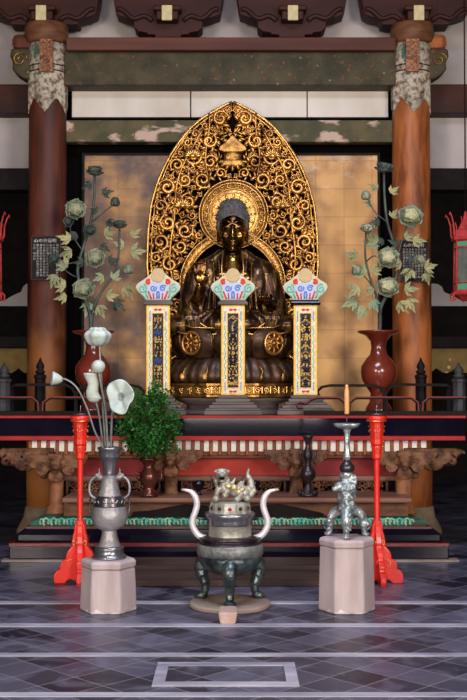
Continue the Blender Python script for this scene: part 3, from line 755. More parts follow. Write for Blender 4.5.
# ------------------------------------------------------------------ altar
AX = 230; YF = 8.75
def ax(px, Y): return P(px, 400, Y).x
def az(py, Y): return P(233, py, Y).z
alt = thing('altar_table', 'long black and red lacquered altar table with carved wooden front', 'altar', (ax(AX, YF), 8.95, .26))
XL, XR = ax(-5, YF), ax(465, YF)
ZT = 1.083
MB().box((XL, YF+.012, az(436.5, YF)), (XR, 9.71, ZT-.006)).build('tabletop', M['black_lacquer'], alt, bevel=.008)
e1 = MB(); e1.box((XL-.01, YF, ZT-.022), (XR+.01, YF+.06, ZT)); e1.build('red_edge', M['red_lacquer'], alt, bevel=.004)
e2 = MB(); e2.box((XL, YF-.008, az(440.5, YF)), (XR, YF+.06, az(436, YF))); e2.build('red_edge', M['red_lacquer'], alt, bevel=.004)
bx0, bx1 = ax(22, 8.8), ax(438, 8.8)
MB().box((ax(30, 8.88), 8.90, az(456, 8.88)), (ax(425, 8.88), 8.96, az(440, 8.88))).build('frieze_board', M['frieze'], alt)
for _x0, _x1, _m in ((55, 171, 'shaded_red'), (171.3, 296.4, 'red_panel'), (296.7, 404, 'shaded_red')):
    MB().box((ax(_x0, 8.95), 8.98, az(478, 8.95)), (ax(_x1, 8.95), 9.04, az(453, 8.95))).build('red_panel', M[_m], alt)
MB().box((ax(52, 9.0), 9.04, .315), (ax(408, 9.0), 9.5, 1.0)).build('core', M['black_wood'], alt)
x = 34.5
while x < 424:
    f = Fr(x, 452, 8.86)
    MB().box(f(-2.8, .5, 0), f(2.8, 11.5, 4)).build('white_dentil', M['white_block'], alt, bevel=.003)
    x += 9.05
x = 30.0; dm = MB()
fz = MB()
while x < 428:
    f = Fr(x, 456, 8.84); fz.box(f(-1.2, 2, 0), f(1.2, 16, 5)); fz.ell(f(0, 2.4, 2), (1.6*f.s, 2*f.s, 2.2*f.s), 8)
    x += 9.05
fz.build('frieze_pendants', M['frieze'], alt)
rl = MB(); rl.box((ax(40, 8.86), 8.88, az(458.5, 8.86)), (ax(420, 8.86), 8.98, az(455.5, 8.86))); rl.build('frieze_rail', M['wood_mid'], alt, bevel=.006)
rl = MB(); rl.box((ax(60, 8.9), 8.90, az(481, 8.9)), (ax(400, 8.9), 9.06, az(476, 8.9))); rl.build('waist_rail', M['ledge'], alt, bevel=.01)
rl = MB(); rl.box((ax(62, 8.38), 8.38, az(503, 8.38)), (ax(412, 8.38), 9.0, az(498, 8.38))); ledge = rl.build('ledge', M['ledge'], alt, bevel=.012)
ZL = az(498, 8.38)
MB().box((ax(64, 8.5), 8.52, az(518, 8.5)), (ax(408, 8.5), 8.66, ZL-.02)).build('apron', M['wood_mid'], alt)
ap = MB()
pts = [(130,518),(133,512),(150,511),(165,508),(185,504.5),(200,505.5),(230,509),(262,505.5),(280,504.5),(298,508),(312,511),(322,513),(328,518)]
ap.pprism(pts, 8.49, .03); ap.build('apron_carving', M['black_wood'], alt)
# carved openwork panels
for x0, x1 in ((66, 161), (181, 286), (306, 388)):
    Yp = 8.92; fr = MB(); a, b2 = P(x0, 499, Yp), P(x1, 480, Yp)
    MB().box((a.x, Yp+.03, a.z), (b2.x, Yp+.06, b2.z)).build('panel_backing', M['void'], alt)
    fr = MB(); fr.box((a.x, Yp-.02, b2.z-.012), (b2.x, Yp+.03, b2.z)); fr.box((a.x, Yp-.02, a.z), (b2.x, Yp+.03, a.z+.012))
    fr.box((a.x, Yp-.02, a.z), (a.x+.02, Yp+.03, b2.z)); fr.box((b2.x-.02, Yp-.02, a.z), (b2.x, Yp+.03, b2.z)); fr.build('panel_frame', M['carved_dark'], alt, bevel=.004)
    cm = MB(); nx = int((x1-x0)/7)
    for i in range(nx):
        for j in range(2):
            c = P(x0+4+(x1-x0-8)*(i+.5+(.25 if j else -.25))/nx, 484.5+j*8.5+random.uniform(-1, 1), Yp); scroll(cm, c, random.uniform(3, 4.2)*Yp/F, 1, 1, Yp, 0, hand=random.choice((-1, 1)))
    cm.build('openwork_panel', M['carved'], alt)
# posts with carved beast heads and cloud brackets
def cloud(mb, f, sg, k=1.0, dy=0, th=8):
    pts = [(0,0),(0,-14),(6,-15),(10,-20),(16,-21),(20,-17),(19,-13),(24,-13.5),(28,-10),(27,-6),(31,-6),(34,-3),(34,0)]
    q = [f(sg*x*k, y*k) for x, y in pts]; mb.prism([(v.x, v.z) for v in q], f(0,0,-th/2+dy).y, f(0,0,th/2+dy).y)
def post(cx, w_, top, bot, side_big=False):
    Yp = 8.74; f = Fr(cx, bot, Yp); h = bot-top; mm = M['wood_post'] if cx < 120 or cx > 380 else M['carved']
    prof = [(w_*1.5,0),(w_*1.5,2),(w_*1.25,4),(w_*1.35,6),(w_*1.1,8),(w_,10),(w_*1.02,h*.7),(w_*1.02,h)]
    po = MB().lathe(f(0,0), prof, 24, sc=f.s).build('post', mm, alt)
    g = Fr(cx, top, Yp-.04); hd = MB()
    hd.ell(g(0, 5), (6*g.s, 6*g.s, 6*g.s)); hd.ell(g(0, 14, -1), (7*g.s, 7*g.s, 7*g.s)); hd.ell(g(0, 12, -8), (4*g.s, 4*g.s, 3.2*g.s)); hd.ell(g(0, 8, -6), (3*g.s, 3*g.s, 2*g.s))
    for sg in (-1, 1):
        hd.ell(g(sg*3.4, 16, -6), 2*g.s, 10); hd.ell(g(sg*7, 15, 0), (3*g.s, 2*g.s, 4.5*g.s)); hd.ell(g(sg*5, 2, -3), (3*g.s, 3*g.s, 5*g.s))
    hd.box(g(-5, -3, -4), g(5, 3, 4)); hd.box(g(-7, 20, -5), g(7, 25, 5))
    hd.blob('beast_head', M['carved'], po, .008, 1)
    cb = MB()
    for sg in (-1, 1):
        q = Fr(cx, top-24, Yp); cloud(cb, q, sg, .95)
        for (x, u) in ((16, -15), (28, -6), (12, -8)): 
            c = q(sg*x, u, -4); scroll(cb, c, 3.2*q.s, 1, 1, c.y, 0, ph=0, hand=sg, leaves=0)
    cb.build('cloud_bracket', M['carved'], po, bevel=.008)
post(56, 7.2, 479, 513.5); post(171, 6.5, 474, 500); post(296.5, 6.5, 474, 500); post(404, 8, 476, 513.5)
# carved dragon wings at both ends
def wing(sg, cx):
    f = Fr(cx, 462, 8.84); mb = MB(); rnd = random.Random(3)
    for i in range(11):
        x = i*4.2; mb.ell(f(sg*x, -1+3*math.sin(i*.9), rnd.uniform(-3, 3)), (rnd.uniform(4, 6)*f.s, 5*f.s, rnd.uniform(4, 6.5)*f.s))
        if i % 2: mb.ell(f(sg*x, 7+rnd.uniform(-1, 2), -3), (4*f.s, 3*f.s, 3.4*f.s))
    for i in range(6):
        x = 6+i*7; mb.tube([f(sg*(x+math.cos(k*.7)*4*(1-k*.06)), 1+math.sin(k*.7)*4*(1-k*.06), -6) for k in range(12)], 1.0*f.s, 6)
    mb.tube([f(sg*44, 6), f(sg*50, 11), f(sg*55, 9)], [4*f.s, 3*f.s, 1.5*f.s], 8)
    mb.box(f(sg*-6, 9, -3), f(sg*46, 14, 4))
    mb.ell(f(sg*-4, -8, 0), (8*f.s, 5*f.s, 5*f.s)); mb.ell(f(sg*4, -13, 0), (5*f.s, 4*f.s, 4*f.s))
    mb.blob('dragon_bracket', M['carved'], alt, .009, 1)
wing(1, 410); wing(-1, 48)

# platform under the altar
plat = thing('altar_platform', 'stepped black and red platform with green wave carving under the altar', 'platform', (ax(AX, 8.3), 9, 0))
PX0, PX1 = ax(10, 8.35), ax(448, 8.35)
zz = az(543.5, 8.35)
MB().box((PX0, 8.35, .0), (PX1, 9.55, zz)).build('lower_slab', M['black_lacquer'], plat, bevel=.008)
MB().box((PX0-.004, 8.342, zz-.025), (PX1+.004, 8.5, zz+.004)).build('red_edge', M['stair_red'], plat, bevel=.004)
a0, a1 = ax(17, 8.4), ax(441, 8.4); b0, b1 = ax(28, 8.42), ax(430, 8.42); zu = az(526.5, 8.42)
vs = [(a0,8.375,zz),(a1,8.375,zz),(a1,9.5,zz),(a0,9.5,zz),(a0,8.375,zz+.06),(a1,8.375,zz+.06),(a1,9.5,zz+.06),(a0,9.5,zz+.06),(b0,8.38,zu),(b1,8.38,zu),(b1,9.45,zu),(b0,9.45,zu)]
MB().add(vs, [(0,1,2,3),(0,1,5,4),(1,2,6,5),(2,3,7,6),(3,0,4,7),(4,5,9,8),(5,6,10,9),(6,7,11,10),(7,4,8,11),(8,9,10,11)], False).build('upper_slab', M['black_lacquer'], plat, bevel=.02)
MB().box((b0, 8.372, zu-.012), (b1, 8.45, zu+.006)).build('red_line', M['maroon'], plat)
gw = MB(); xw0, xw1 = ax(32, 8.45), ax(425, 8.45)
gw.add([(xw0,8.44,zu),(xw1,8.44,zu),(xw1-.06,9.4,zu),(xw0+.06,9.4,zu),(xw0,8.44,zu+.045),(xw1,8.44,zu+.045),(xw1-.08,8.5,zu+.068),(xw0+.08,8.5,zu+.068),(xw1-.12,9.4,zu+.068),(xw0+.12,9.4,zu+.068)],
       [(0,1,5,4),(4,5,6,7),(7,6,8,9),(0,3,9,7,4),(1,5,6,8,2),(3,2,8,9),(0,1,2,3)], False)
gwo = gw.build('wave_carving', M['turq_shaded'], plat)
gr = MB(); n = 95
for i in range(n):
    x = xw0+.08+(xw1-xw0-.16)*i/n; k = random.uniform(.7, 1.2)
    c = Vector((x, 8.45, zu+.030)); gr.tube([c+Vector((math.cos(j*.7)*.024*k*(1-j*.07), -.016+j*.001+.02*max(0,math.sin(j*.7)), math.sin(j*.7)*.024*k)) for j in range(7)], .0095, 5)
gr.build('wave_crests', M['turq'], gwo)
struct(MB().box((PX0-.05, 8.30, -.02), (PX1+.07, 8.42, .012)), 'trim_6', M['disc_stone'])
# planks before the platform
pk = thing('floor_boards', 'low grey-brown wooden boards on the floor before the platform', 'boards', (ax(AX, 7.7), 7.7, 0))
for y0, y1, z in ((7.82, 8.22, .05), (7.30, 7.70, .04)):
    MB().box((ax(96, 7.7), y0, .0), (ax(364, 7.7), y1, z)).build('board', M['plank'], pk, bevel=.006)
MB().box((ax(98, 7.7), 7.34, .0), (ax(362, 7.7), 8.2, .022)).build('gap_shade', M['black_wood'], pk)  # dark sheet stands in for the shaded gap between the boards

# ------------------------------------------------------------------ balustrade
def sq(mb, pts, Y, w_): mb.tube([P(x, y, Y) for x, y in pts], w_*Y/F*1.3, 4, sq=True)
def balus(label, Y, paths, posts, m1, m2, basex):
    t = thing('balustrade', label, 'railing', (P(basex, 400, Y).x, Y, ZT))
    for pth in paths:
        r = MB(); sq(r, pth, Y, 1.5); ro = r.build('rail', m1, t)
        if m2: r = MB(); sq(r, [(x, y-.9) for x, y in pth], Y-.016, .75); r.build('red_line', m2, ro)
    for x, y in posts:
        a, b2 = P(x-1.8, 416, Y), P(x+1.8, y, Y); MB().box((a.x, Y-.015, ZT), (b2.x, Y+.015, b2.z)).build('post', m1, t)
    x0, x1 = paths[0][0][0], paths[-1][-1][0]
    if m2: MB().box((P(min(x0,x1), 0, Y).x, Y-.02, ZT), (P(max(x0,x1), 0, Y).x, Y+.02, P(0, 411, Y).z)).build('bottom_rail', m1, t, bevel=.004)
    return t
def mir(pth): return [(2*AX+1-x, y) for x, y in pth]
fr_paths = [[(303,408),(298,408),(296.5,404.5),(300,402.5),(306,404),(311,400),(317,398),(339,398),(345,403),(345.5,412)], [(349,412),(349.5,403),(356,398),(411,398),(418,403),(418.5,412)], [(422.5,412),(423,403),(429,398),(466,398)]]
balus('low maroon-edged balustrade along the altar front, right of the tablets', 8.80, fr_paths, [(347.3,404),(420.5,404)], M['black_wood'], M['rail_red'], 380)
balus('low maroon-edged balustrade along the altar front, left of the tablets', 8.80, [mir(p) for p in fr_paths], [(461-347.3,404),(461-420.5,404)], M['black_wood'], M['rail_red'], 80)
bk = [[(318,396),(317.5,391),(322,387),(330,385.5),(374,385.5),(381,388),(384,393)], [(386,393),(389,388),(396,384.5),(446,385),(451,388)]]
balus('taller plain black rail behind the maroon balustrade, right side', 9.10, bk, [(318,394),(385,392),(449,389)], M['black_wood'], None, 385)
balus('taller plain black rail behind the maroon balustrade, left side', 9.10, [mir(p) for p in bk], [(461-318,394),(461-385,392),(461-449,389)], M['black_wood'], None, 76)
def newel(x, top, Y, w_, label, m):
    f = Fr(x, 416, Y, ZT); h = 416-top
    t = thing('newel_post', label, 'post', f.o)
    MB().lathe(f(0,0), [(w_,0),(w_,h*.62),(w_*1.15,h*.63),(w_*1.15,h*.68),(w_*.8,h*.7)], 8, sc=f.s, sm=False, rot=PI/8).build('shaft', m, t)
    MB().lathe(f(0,0), [(w_*.7,h*.7),(w_*.95,h*.75),(w_*.55,h*.78),(w_*.75,h*.82),(w_*.75,h*.86),(w_*.3,h*.94),(w_*.08,h)], 16, sc=f.s).build('finial', m, t)
newel(459, 364, 9.0, 6.5, 'grey newel post with pointed finial at the right end of the altar', M['newel'])
newel(4, 364, 9.0, 6.5, 'grey newel post with pointed finial at the left end of the altar', M['newel'])
newel(421, 360, 9.35, 5.5, 'slim black finial post before the right pillar', M['black_wood'])
newel(40, 360, 9.35, 5.5, 'slim black finial post before the left pillar', M['black_wood'])

# ------------------------------------------------------------------ memorial tablets
def spiral(f, cx, cu, r, hand=1, ph=0, turns=1.4, n=18, d=-1): 
    return [f(cx+math.cos(ph+hand*k/n*turns*2*PI)*r*(1-.8*k/n), cu+math.sin(ph+hand*k/n*turns*2*PI)*r*(1-.8*k/n), d) for k in range(n+1)]
def tablet(cx, chars, blues, label, cy, bm, bw):
    Y = 8.99; f = Fr(cx, 413, Y, ZT); s = f.s
    u0 = 20; k = 1.0
    t = thing('memorial_tablet', label, 'tablet', f.o, 'memorial tablets before the buddha')
    bs = MB()
    for (w_, d_, a, b2) in ((29,15,0,4.5),(27.5,14,4.5,6.5),(24,12,6.5,10),(21,10.5,10,12.5),(17.5,9,12.5,16),(15,7.5,16,19.5)):
        bs.box(f(-w_, a, -d_), f(w_, b2, d_))
    bs.build('stepped_base', bm, t, bevel=.012)
    H1 = 109.5
    MB().box(f(-12, 19.5, -2.5), f(12, H1, 2.5)).build('tablet_body', M['gold_paint'], t, bevel=.006)
    MB().box(f(-9.6, 21.5, -3), f(9.6, H1-2, -2.4)).build('cream_border', M['white_paint'], t)
    MB().box(f(-6.2, 26.3, -3.6), f(6.2, H1-7.5, -2.9)).build('gold_fillet', M['gold_paint'], t)
    MB().box(f(-5.3, 27.2, -4), f(5.3, H1-8.4, -3.5)).build('inscription_panel', M['navy'], t)
    rd = MB()
    for u in (23.3, H1-4.6): 
        for sg in (-1, 1): rd.ell(f(sg*2, u, -3.2), (2*s, .8*s, 1.2*s), 8)
    rd.each('red_flower', M['sw_red'], t, 2)
    bl = MB(); gr = MB()
    for sg in (-1, 1):
        for (a, b2) in ((H1-16, H1-6), (24, 33)): bl.tube([f(sg*7.9+.5*math.sin(j*2.2), a+(b2-a)*j/10, -3.2) for j in range(11)], .45*s, 5)
        gr.tube([f(sg*7.9+.7*math.sin(j*1.7), 36+(H1-56)*j/26, -3.2) for j in range(27)], .4*s, 5)
    bl.each('blue_scroll', M['sw_blue'], t); gr.build('green_vine', M['sw_green'], t)
    n = len(chars); top = H1-10; bot = 29; ch = MB(); cb = MB(); step = (top-bot)/n
    for i, c in enumerate(chars):
        glyph(cb if i in blues else ch, c, f(0, top-(i+.5)*step, -4.1), step*s*.98 if step*.98 < 9.5 else 9.4*s, sx=1.25, dep=.5, bold=.02)
    ch.each('gold_character', M['gold_paint'], t, 2)
    if blues: cb.each('blue_character', M['char_blue'], t, 2)
    # shelf below the fan head
    MB().box(f(-15, H1, -5), f(15, H1+3.5, 5)).build('cap_shelf', bw, t, bevel=.008)
    MB().box(f(-13, H1+3.4, -4), f(13, H1+5, 4)).build('cap_step', bw, t)
    z0 = H1+5
    o = [(-12,0),(-17,5.5),(-21,9.5),(-22.6,13),(-21,16.5),(-15,20.5),(-9,25),(-5,29)] 
    o = o+[(-3,31),(0,31.8),(3,31)]+[(-x, u) for x, u in reversed(o)]
    q = [f(x, z0+u) for x, u in o]
    hd = MB().prism([(v.x, v.z) for v in q], f(0,0,-2).y, f(0,0,3).y).build('fan_head', M['cream'], t, bevel=.006)
    ins = MB()
    for sg in (-1, 1):
        q = [f(sg*x, z0+u) for x, u in ((6,1),(11.5,1),(16,5.5),(20,10),(20.8,13),(19,16),(14,18.5),(11,13),(9,8))]
        ins.prism([(v.x, v.z) for v in q], f(0,0,-2.5).y, f(0,0,-1.9).y)
    ins.each('green_ground', M['sw_greenbg'], hd)
    cg = MB(); q = [f(x, z0+u) for x, u in ((-6,1),(-9,8),(-11,13),(-8,17),(0,18),(8,17),(11,13),(9,8),(6,1))]
    cg.prism([(v.x, v.z) for v in q], f(0,0,-2.5).y, f(0,0,-1.9).y); cg.build('pale_blue_ground', M['sw_bluebg'], hd)
    g = MB(); b_ = MB(); r = MB()
    for sg in (-1, 1):
        g.tube(spiral(f, sg*15.5, z0+11.5, 4.6, sg, 1.2, d=-2.7), .75*s, 6); g.tube([f(sg*10, z0+2, -2.7), f(sg*12, z0+6, -2.7), f(sg*11.5, z0+9, -2.7)], .9*s, 6)
        g.tube([f(sg*13.5, z0+2.5, -2.7), f(sg*15.5, z0+5.5, -2.7)], .8*s, 6)
        b_.tube(spiral(f, sg*4.8, z0+12, 3.4, sg, .5, d=-2.8), .65*s, 6); b_.tube([f(sg*1, z0+1.5, -2.8), f(sg*1.2, z0+6, -2.8), f(sg*.6, z0+9, -2.8)], .8*s, 6)
        r.tube([f(sg*4.2, z0+1, -2.9), f(sg*4.6, z0+7, -2.9)], [.8*s, .8*s], 6)
        r.tube([f(sg*6.5, z0+1, -2.9), f(sg*9.6, z0+9, -2.9)], [.9*s, .85*s], 6)
        r.tube(spiral(f, sg*9.6, z0+18.2, 2.5, -sg, 2.2 if sg > 0 else .94, d=-2.9, turns=1.1), 1.15*s, 6)
    g.each('green_scroll', M['sw_green'], hd, 3); b_.build('blue_cloud', M['sw_blue'], hd); r.each('red_flame', M['sw_red'], hd)
    vs = []; dm = MB(); nn = 28; c0 = z0+25
    dm.add([f(math.cos(2*PI*k/nn)*6.6, c0+math.sin(2*PI*k/nn)*6.9, dd) for dd in (-3.6, 1) for k in range(nn)], [tuple(range(nn)), tuple(range(nn, 2*nn))]+[(k, (k+1) % nn, (k+1) % nn+nn, k+nn) for k in range(nn)], False)
    dm.build('sun_disc', M['disc_tan'], hd)
tablet(158, '南方火徳星君火部聖衆', (2, 6), 'left tablet on the altar with two blue characters, beside the green bush', 0, M['grey_wood'], M['grey_wood'])
tablet(233, '今上皇帝聖壽萬歳', (), 'middle tablet on the altar, directly in front of the buddha', 0, M['grey_wood'], M['grey_wood'])
tablet(305.5, '大檀那本命元辰合', (), 'right tablet on the altar with the blackest cap shelf, beside the balustrade', 0, M['grey_wood'], M['black_lacquer'])

# ------------------------------------------------------------------ peonies in red vases
def peony_vase(cx, lab):
    Y = 9.34; f = Fr(cx, 413.5, Y, ZT); s = f.s
    k = (413.5-331)
    t = thing('altar_vase', lab, 'vase', f.o)
    MB().lathe(f(0,0), [(11,0),(13,1),(13,5),(9,12),(8,20),(12,26),(16.5,33),(18,41),(17.5,47),(13,54),(8.5,59),(7.2,66),(8,72),(13,78),(20,80.5),(21,82.5),(19,82.6),(12,80),(6.5,74),(5.5,60),(0.5,55)], 40, sc=s).build('vase_body', M['vase_red'], t)
    MB().tube([f(math.cos(a*PI/20)*20.5, 82, math.sin(a*PI/20)*20.5) for a in range(41)], .7*s, 6).build('rim', M['vase_red'], t)
    return f
def ptilt(n):
    n = Vector(n).normalized(); return Vector((0,0,1)).rotation_difference(n).to_matrix()
def peony(parent, c, r, nrm, m1, m2, seed, cup=.8):
    rnd = random.Random(seed); R = ptilt(nrm); mb = MB(); core = MB()
    def petal(mb, az_, tilt, L_, W, base):
        def fn(u, v):
            uu = (u-.5)*2; wv = W*math.sin(min(1, .12+v*.95)*PI*.56)**.8*(1+.08*math.sin(u*11+az_))
            x = uu*wv; v = v*(1-.22*uu*uu); cur = tilt + v*.9
            rad_ = base + L_*(math.cos(tilt)*v - .25*v*v*math.cos(tilt)); zz_ = L_*(math.sin(tilt)*v + .28*v*v) - (1-uu*uu)*W*.25
            p = Vector((rad_, x, zz_)); p = Matrix.Rotation(az_, 3, 'Z') @ p; return Vector(c) + R @ (p*r)
        mb.grid(fn, 4, 4)
    for ring, (n, tl, L_, W, bs) in enumerate(((6, .12, 1.0, .62, .08), (5, .75, .92, .62, .05))):
        for k in range(n): petal(mb, 2*PI*(k+.5*ring)/n+rnd.uniform(-.15, .15), tl*cup/.8+rnd.uniform(-.08, .08), L_, W, bs)
    R2 = R; core.ell(Vector(c)+R @ Vector((0,0,r*.30)), (r*.50, r*.50, r*.40), 20, R, lambda v: 1+.13*math.cos(math.atan2(v.y, v.x)*5+v.z*3))
    for k in range(5): petal(core, 2*PI*(k+.3)/5, 1.05, .66, .62, .12)
    fo = mb.build('peony_flower', m1, parent, thick=.003); core.build('inner_petals', m2, fo, thick=.003)
def lobed_leaf(mb, base, dirv, L_, W, nrm):
    d = Vector(dirv).normalized(); n = Vector(nrm); n = (n-d*n.dot(d)).normalized(); sd = d.cross(n)
    half = [(0,.0),(.15,.12),(.35,.42),(.62,.5),(.48,.26),(.7,.24),(1,0)]
    pts = [(a, 0) for a in (0, .3, .6, 1)]
    up = [Vector(base)+d*(a*L_)+sd*(b*W)-n*(b*b*W*.3+a*a*L_*.22) for a, b in half]
    dn = [Vector(base)+d*(a*L_)-sd*(b*W)-n*(b*b*W*.3+a*a*L_*.22) for a, b in half]
    mid = [Vector(base)+d*(a*L_)-n*(a*a*L_*.22) for a, b in half]
    for side in (up, dn):
        vs = mid+side; k = len(half); fs = [(i, i+1, k+i+1, k+i) for i in range(k-1)]; mb.add(vs, fs, True)
def bud_mesh(parent, c, r, up, m):
    mb = MB(); R = ptilt(up); mb.ell(c, (r, r, r*1.05), 14)
    for k in range(5):
        a = 2*PI*k/5; mb.ell(Vector(c)+R @ Vector((math.cos(a)*r*.55, math.sin(a)*r*.55, -r*.35)), (r*.6, r*.5, r*.75), 8)
    mb.build('peony_bud', m, parent)
def smoothpath(pts, n=6):
    out = []
    for i in range(len(pts)-1):
        p0, p1, p2, p3 = pts[max(i-1,0)], pts[i], pts[i+1], pts[min(i+2, len(pts)-1)]
        for k in range(n):
            t = k/n; out.append(.5*((2*p1)+(p2-p0)*t+(2*p0-5*p1+4*p2-p3)*t*t+(3*p1-p0-3*p2+p3)*t*t*t))
    out.append(pts[-1]); return out
def arrangement(cx, lab, stems, flowers, buds, leaves, dk):
    Y = 9.34; base = P(cx, 333, Y); t = thing('peony_arrangement', lab, 'flowers', base); s = Y/F; rnd = random.Random(int(cx))
    for pts, r in stems:
        q = smoothpath([P(x, y, Y+d) for x, y, d in pts]); MB().tube(q, [r*s*(1-.5*i/len(q)) for i in range(len(q))], 8).build('stem', M['peony_stem'], t)
    for i, (x, y, r, nrm, mk) in enumerate(flowers):
        m1, m2 = {'p': (M['peony_pet'], M['peony_core']), 'd': (M['peony_dark'], M['peony_dark']), 'm': (M['peony_pet'], M['peony_mid'])}[mk]
        peony(t, P(x, y, Y-.05), r*s, nrm, m1, m2, i+int(cx))
    for x, y, r, mk in buds: bud_mesh(t, P(x, y, Y-.03), r*s, (0,0,1), M['peony_pet'] if mk else M['peony_dark'])
    for x, y, ang, L_, mk in leaves:
        mb = MB(); a = math.radians(ang); c = P(x, y, Y-.02+rnd.uniform(-.06, .04))
        for da, kk in ((0, 1), (.75, .72), (-.75, .72)):
            aa = a+da; lobed_leaf(mb, c, (math.cos(aa), rnd.uniform(-.5, .1), math.sin(aa)), L_*s*kk*1.3, L_*s*kk*.62, (rnd.uniform(-.3,.3), -1, .5))
        mb.build('leaf', {0: M['peony_leaf'], 1: M['peony_leaf_green'], 2: M['peony_dark']}[mk], t, thick=.002)
peony_vase(378.7, 'red-brown flared vase behind the right rail, before the gold screen edge')
peony_vase(93, 'red-brown flared vase behind the pale lotus flowers on the left')
arrangement(380, 'tall metal peony branch with greenish flowers before the right pillar',
    [([(379,345,0),(380,325,0),(381,307,-.02),(390,290,-.02),(396,278,-.02),(396.5,253,-.02),(387.5,223,0),(384.5,195,0),(384,172,0)], 2.3),
     ([(381,310,0),(378,302,-.02),(366,262,-.03),(366,232,-.03)], 1.6), ([(387,222,0),(375,212,-.02),(367,198,-.02)], .8), ([(396,265,0),(402,240,-.03),(408,222,-.05)], 1.0),
     ([(375,290,0),(366,278,-.02),(358,271,-.03)], .8), ([(396,280,0),(408,272,-.04),(418,262,-.05)], .8), ([(366,262,0),(374,256,-.04),(386,258,-.06)], .8)],
    [(384,171,11,(.1,-.3,1),'d'), (410,218,14.5,(.05,-1,.45),'p'), (367.7,231,9,(0,-.35,1),'p'), (388,259,13,(-.1,-1,.35),'p'), (419,261,6.5,(.3,-1,.5),'m'), (387.5,289,13,(0,-1,.55),'p')],
    [(366,195,4.5,1),(357,269.5,5,1)],
    [(378,189,150,9,0),(390,193,40,9,0),(392,218,60,9,0),(372,205,160,8,0),(404,237,20,10,0),(412,240,0,12,0),(374,245,110,13,1),(370,248,60,11,1),(357,258,150,11,0),(366,275,140,14,1),
     (358,285,230,13,0),(372,272,30,11,0),(357,300,200,14,1),(363,305,250,13,1),(372,300,300,11,1),(404,290,10,12,0),(408,298,300,13,0),(398,302,320,13,0),(402,264,180,10,0),(410,268,250,13,0),
     (424,268,20,12,0),(426,272,290,11,0),(398,245,150,9,2),(380,222,180,9,2),(375,288,220,10,0),(384,240,200,8,2),(414,262,120,9,2)], 0)
arrangement(91, 'tall metal peony branch with darker flowers before the left pillar and screen',
    [([(92,345,0),(92,317,0),(97,300,-.02),(105.5,286,-.02),(114,274,-.02),(118.5,255,-.02),(119.6,229,-.02)], 1.8),
     ([(90,345,0),(90.5,317,0),(84,295,-.01),(77.6,271,-.02),(84,245,-.02),(90,225,0),(94,200,0),(94.6,176,0)], 2.1),
     ([(92,222,0),(104,212,-.02),(114,204,-.03)], .9), ([(110,280,0),(120,275,-.02),(127,270,-.03)], .8), ([(76,262,0),(66,264,-.03),(56,262,-.05)], .8), ([(82,250,0),(72,235,-.02),(70,225,-.04)], .8),
     ([(80,278,0),(72,275,0),(62,268,-.02)], .7)],
    [(94.6,174,10,(.1,-.3,1),'d'), (75.7,210,12,(.1,-1,.15),'m'), (69,222,7,(-.4,-1,.2),'d'), (90,231,8,(0,-1,.4),'d'), (119.6,227,8.5,(0,-.3,1),'d'), (95.4,259,11.5,(.05,-1,.25),'m'), (55,261,7.5,(-.4,-.7,.6),'d'), (84,290,13,(0,-1,.4),'m')],
    [(115,201.5,4.5,0),(128,268.5,5,1)],
    [(71,240,160,12,0),(72,250,200,13,0),(68,267,150,14,0),(66,287,160,13,0),(67,296,190,11,0),(131,236,40,10,0),(130,252,10,14,0),(124,247,150,10,0),(106,296,10,11,0),(124,286,310,13,0),
     (113,302,330,13,2),(55,274,250,12,0),(102,194,20,10,2),(106,222,340,10,2),(92,184,200,9,2),(104,235,20,11,0),(100,245,330,10,2),(108,262,20,10,2),(104,276,200,10,1),(90,302,250,13,1),
     (84,262,180,9,2),(76,232,230,10,2),(98,212,150,8,2),(113,280,60,10,1),(98,305,300,12,0)], 1)

# ------------------------------------------------------------------ plaques on the pillars
def plaque(cx, cy, w_, h_, lab, rows, seed):
    Y = 9.9-.19; f = Fr(cx, cy, Y-.03); s = f.s
    t = thing('pillar_plaque', lab, 'plaque', f(0, -h_/2))
    MB().box(f(-w_/2, -h_/2, 0), f(w_/2, h_/2, 2.5)).build('board', M['plaque'], t, bevel=.004)
    fr = MB()
    for a, b2 in (((-w_/2, -h_/2), (w_/2, -h_/2+1)), ((-w_/2, h_/2-1), (w_/2, h_/2)), ((-w_/2, -h_/2), (-w_/2+1, h_/2)), ((w_/2-1, -h_/2), (w_/2, h_/2))):
        fr.box(f(a[0], a[1], -.7), f(b2[0], b2[1], .2))
    fr.build('frame', M['plaque_frame'], t)
    ch = MB(); pool = '観自在菩薩行深般若波羅蜜多時照見五蘊皆空度一切苦厄舎利子色不異空空不異色色即是空空即是色受想行識亦復如是'
    for i, c in enumerate('心の會嚴明'): glyph(ch, c, f(-w_/2+5+i*(w_-9)/4.6, h_/2-5, -.2), 4.3*s, dep=.3, bold=.02)
    k = seed
    for j in range(8):
        x = w_/2-3.6-j*(w_-7)/7; n = rows[j]
        for i in range(n): 
            glyph(ch, pool[k % len(pool)], f(x, h_/2-9.5-i*2.75, -.2), 2.5*s, dep=.3, bold=.02); k += 1
    ch.build('inscription', M['white_char'], t)
    return t
plaque(46, 258, 30, 45, 'black plaque with white columns of writing on the left pillar', [12, 5, 6, 12, 12, 12, 12, 6], 0)
plaque(414.5, 261, 28, 42, 'black plaque with white columns of writing on the right pillar', [11, 11, 11, 11, 11, 11, 10, 10], 20)

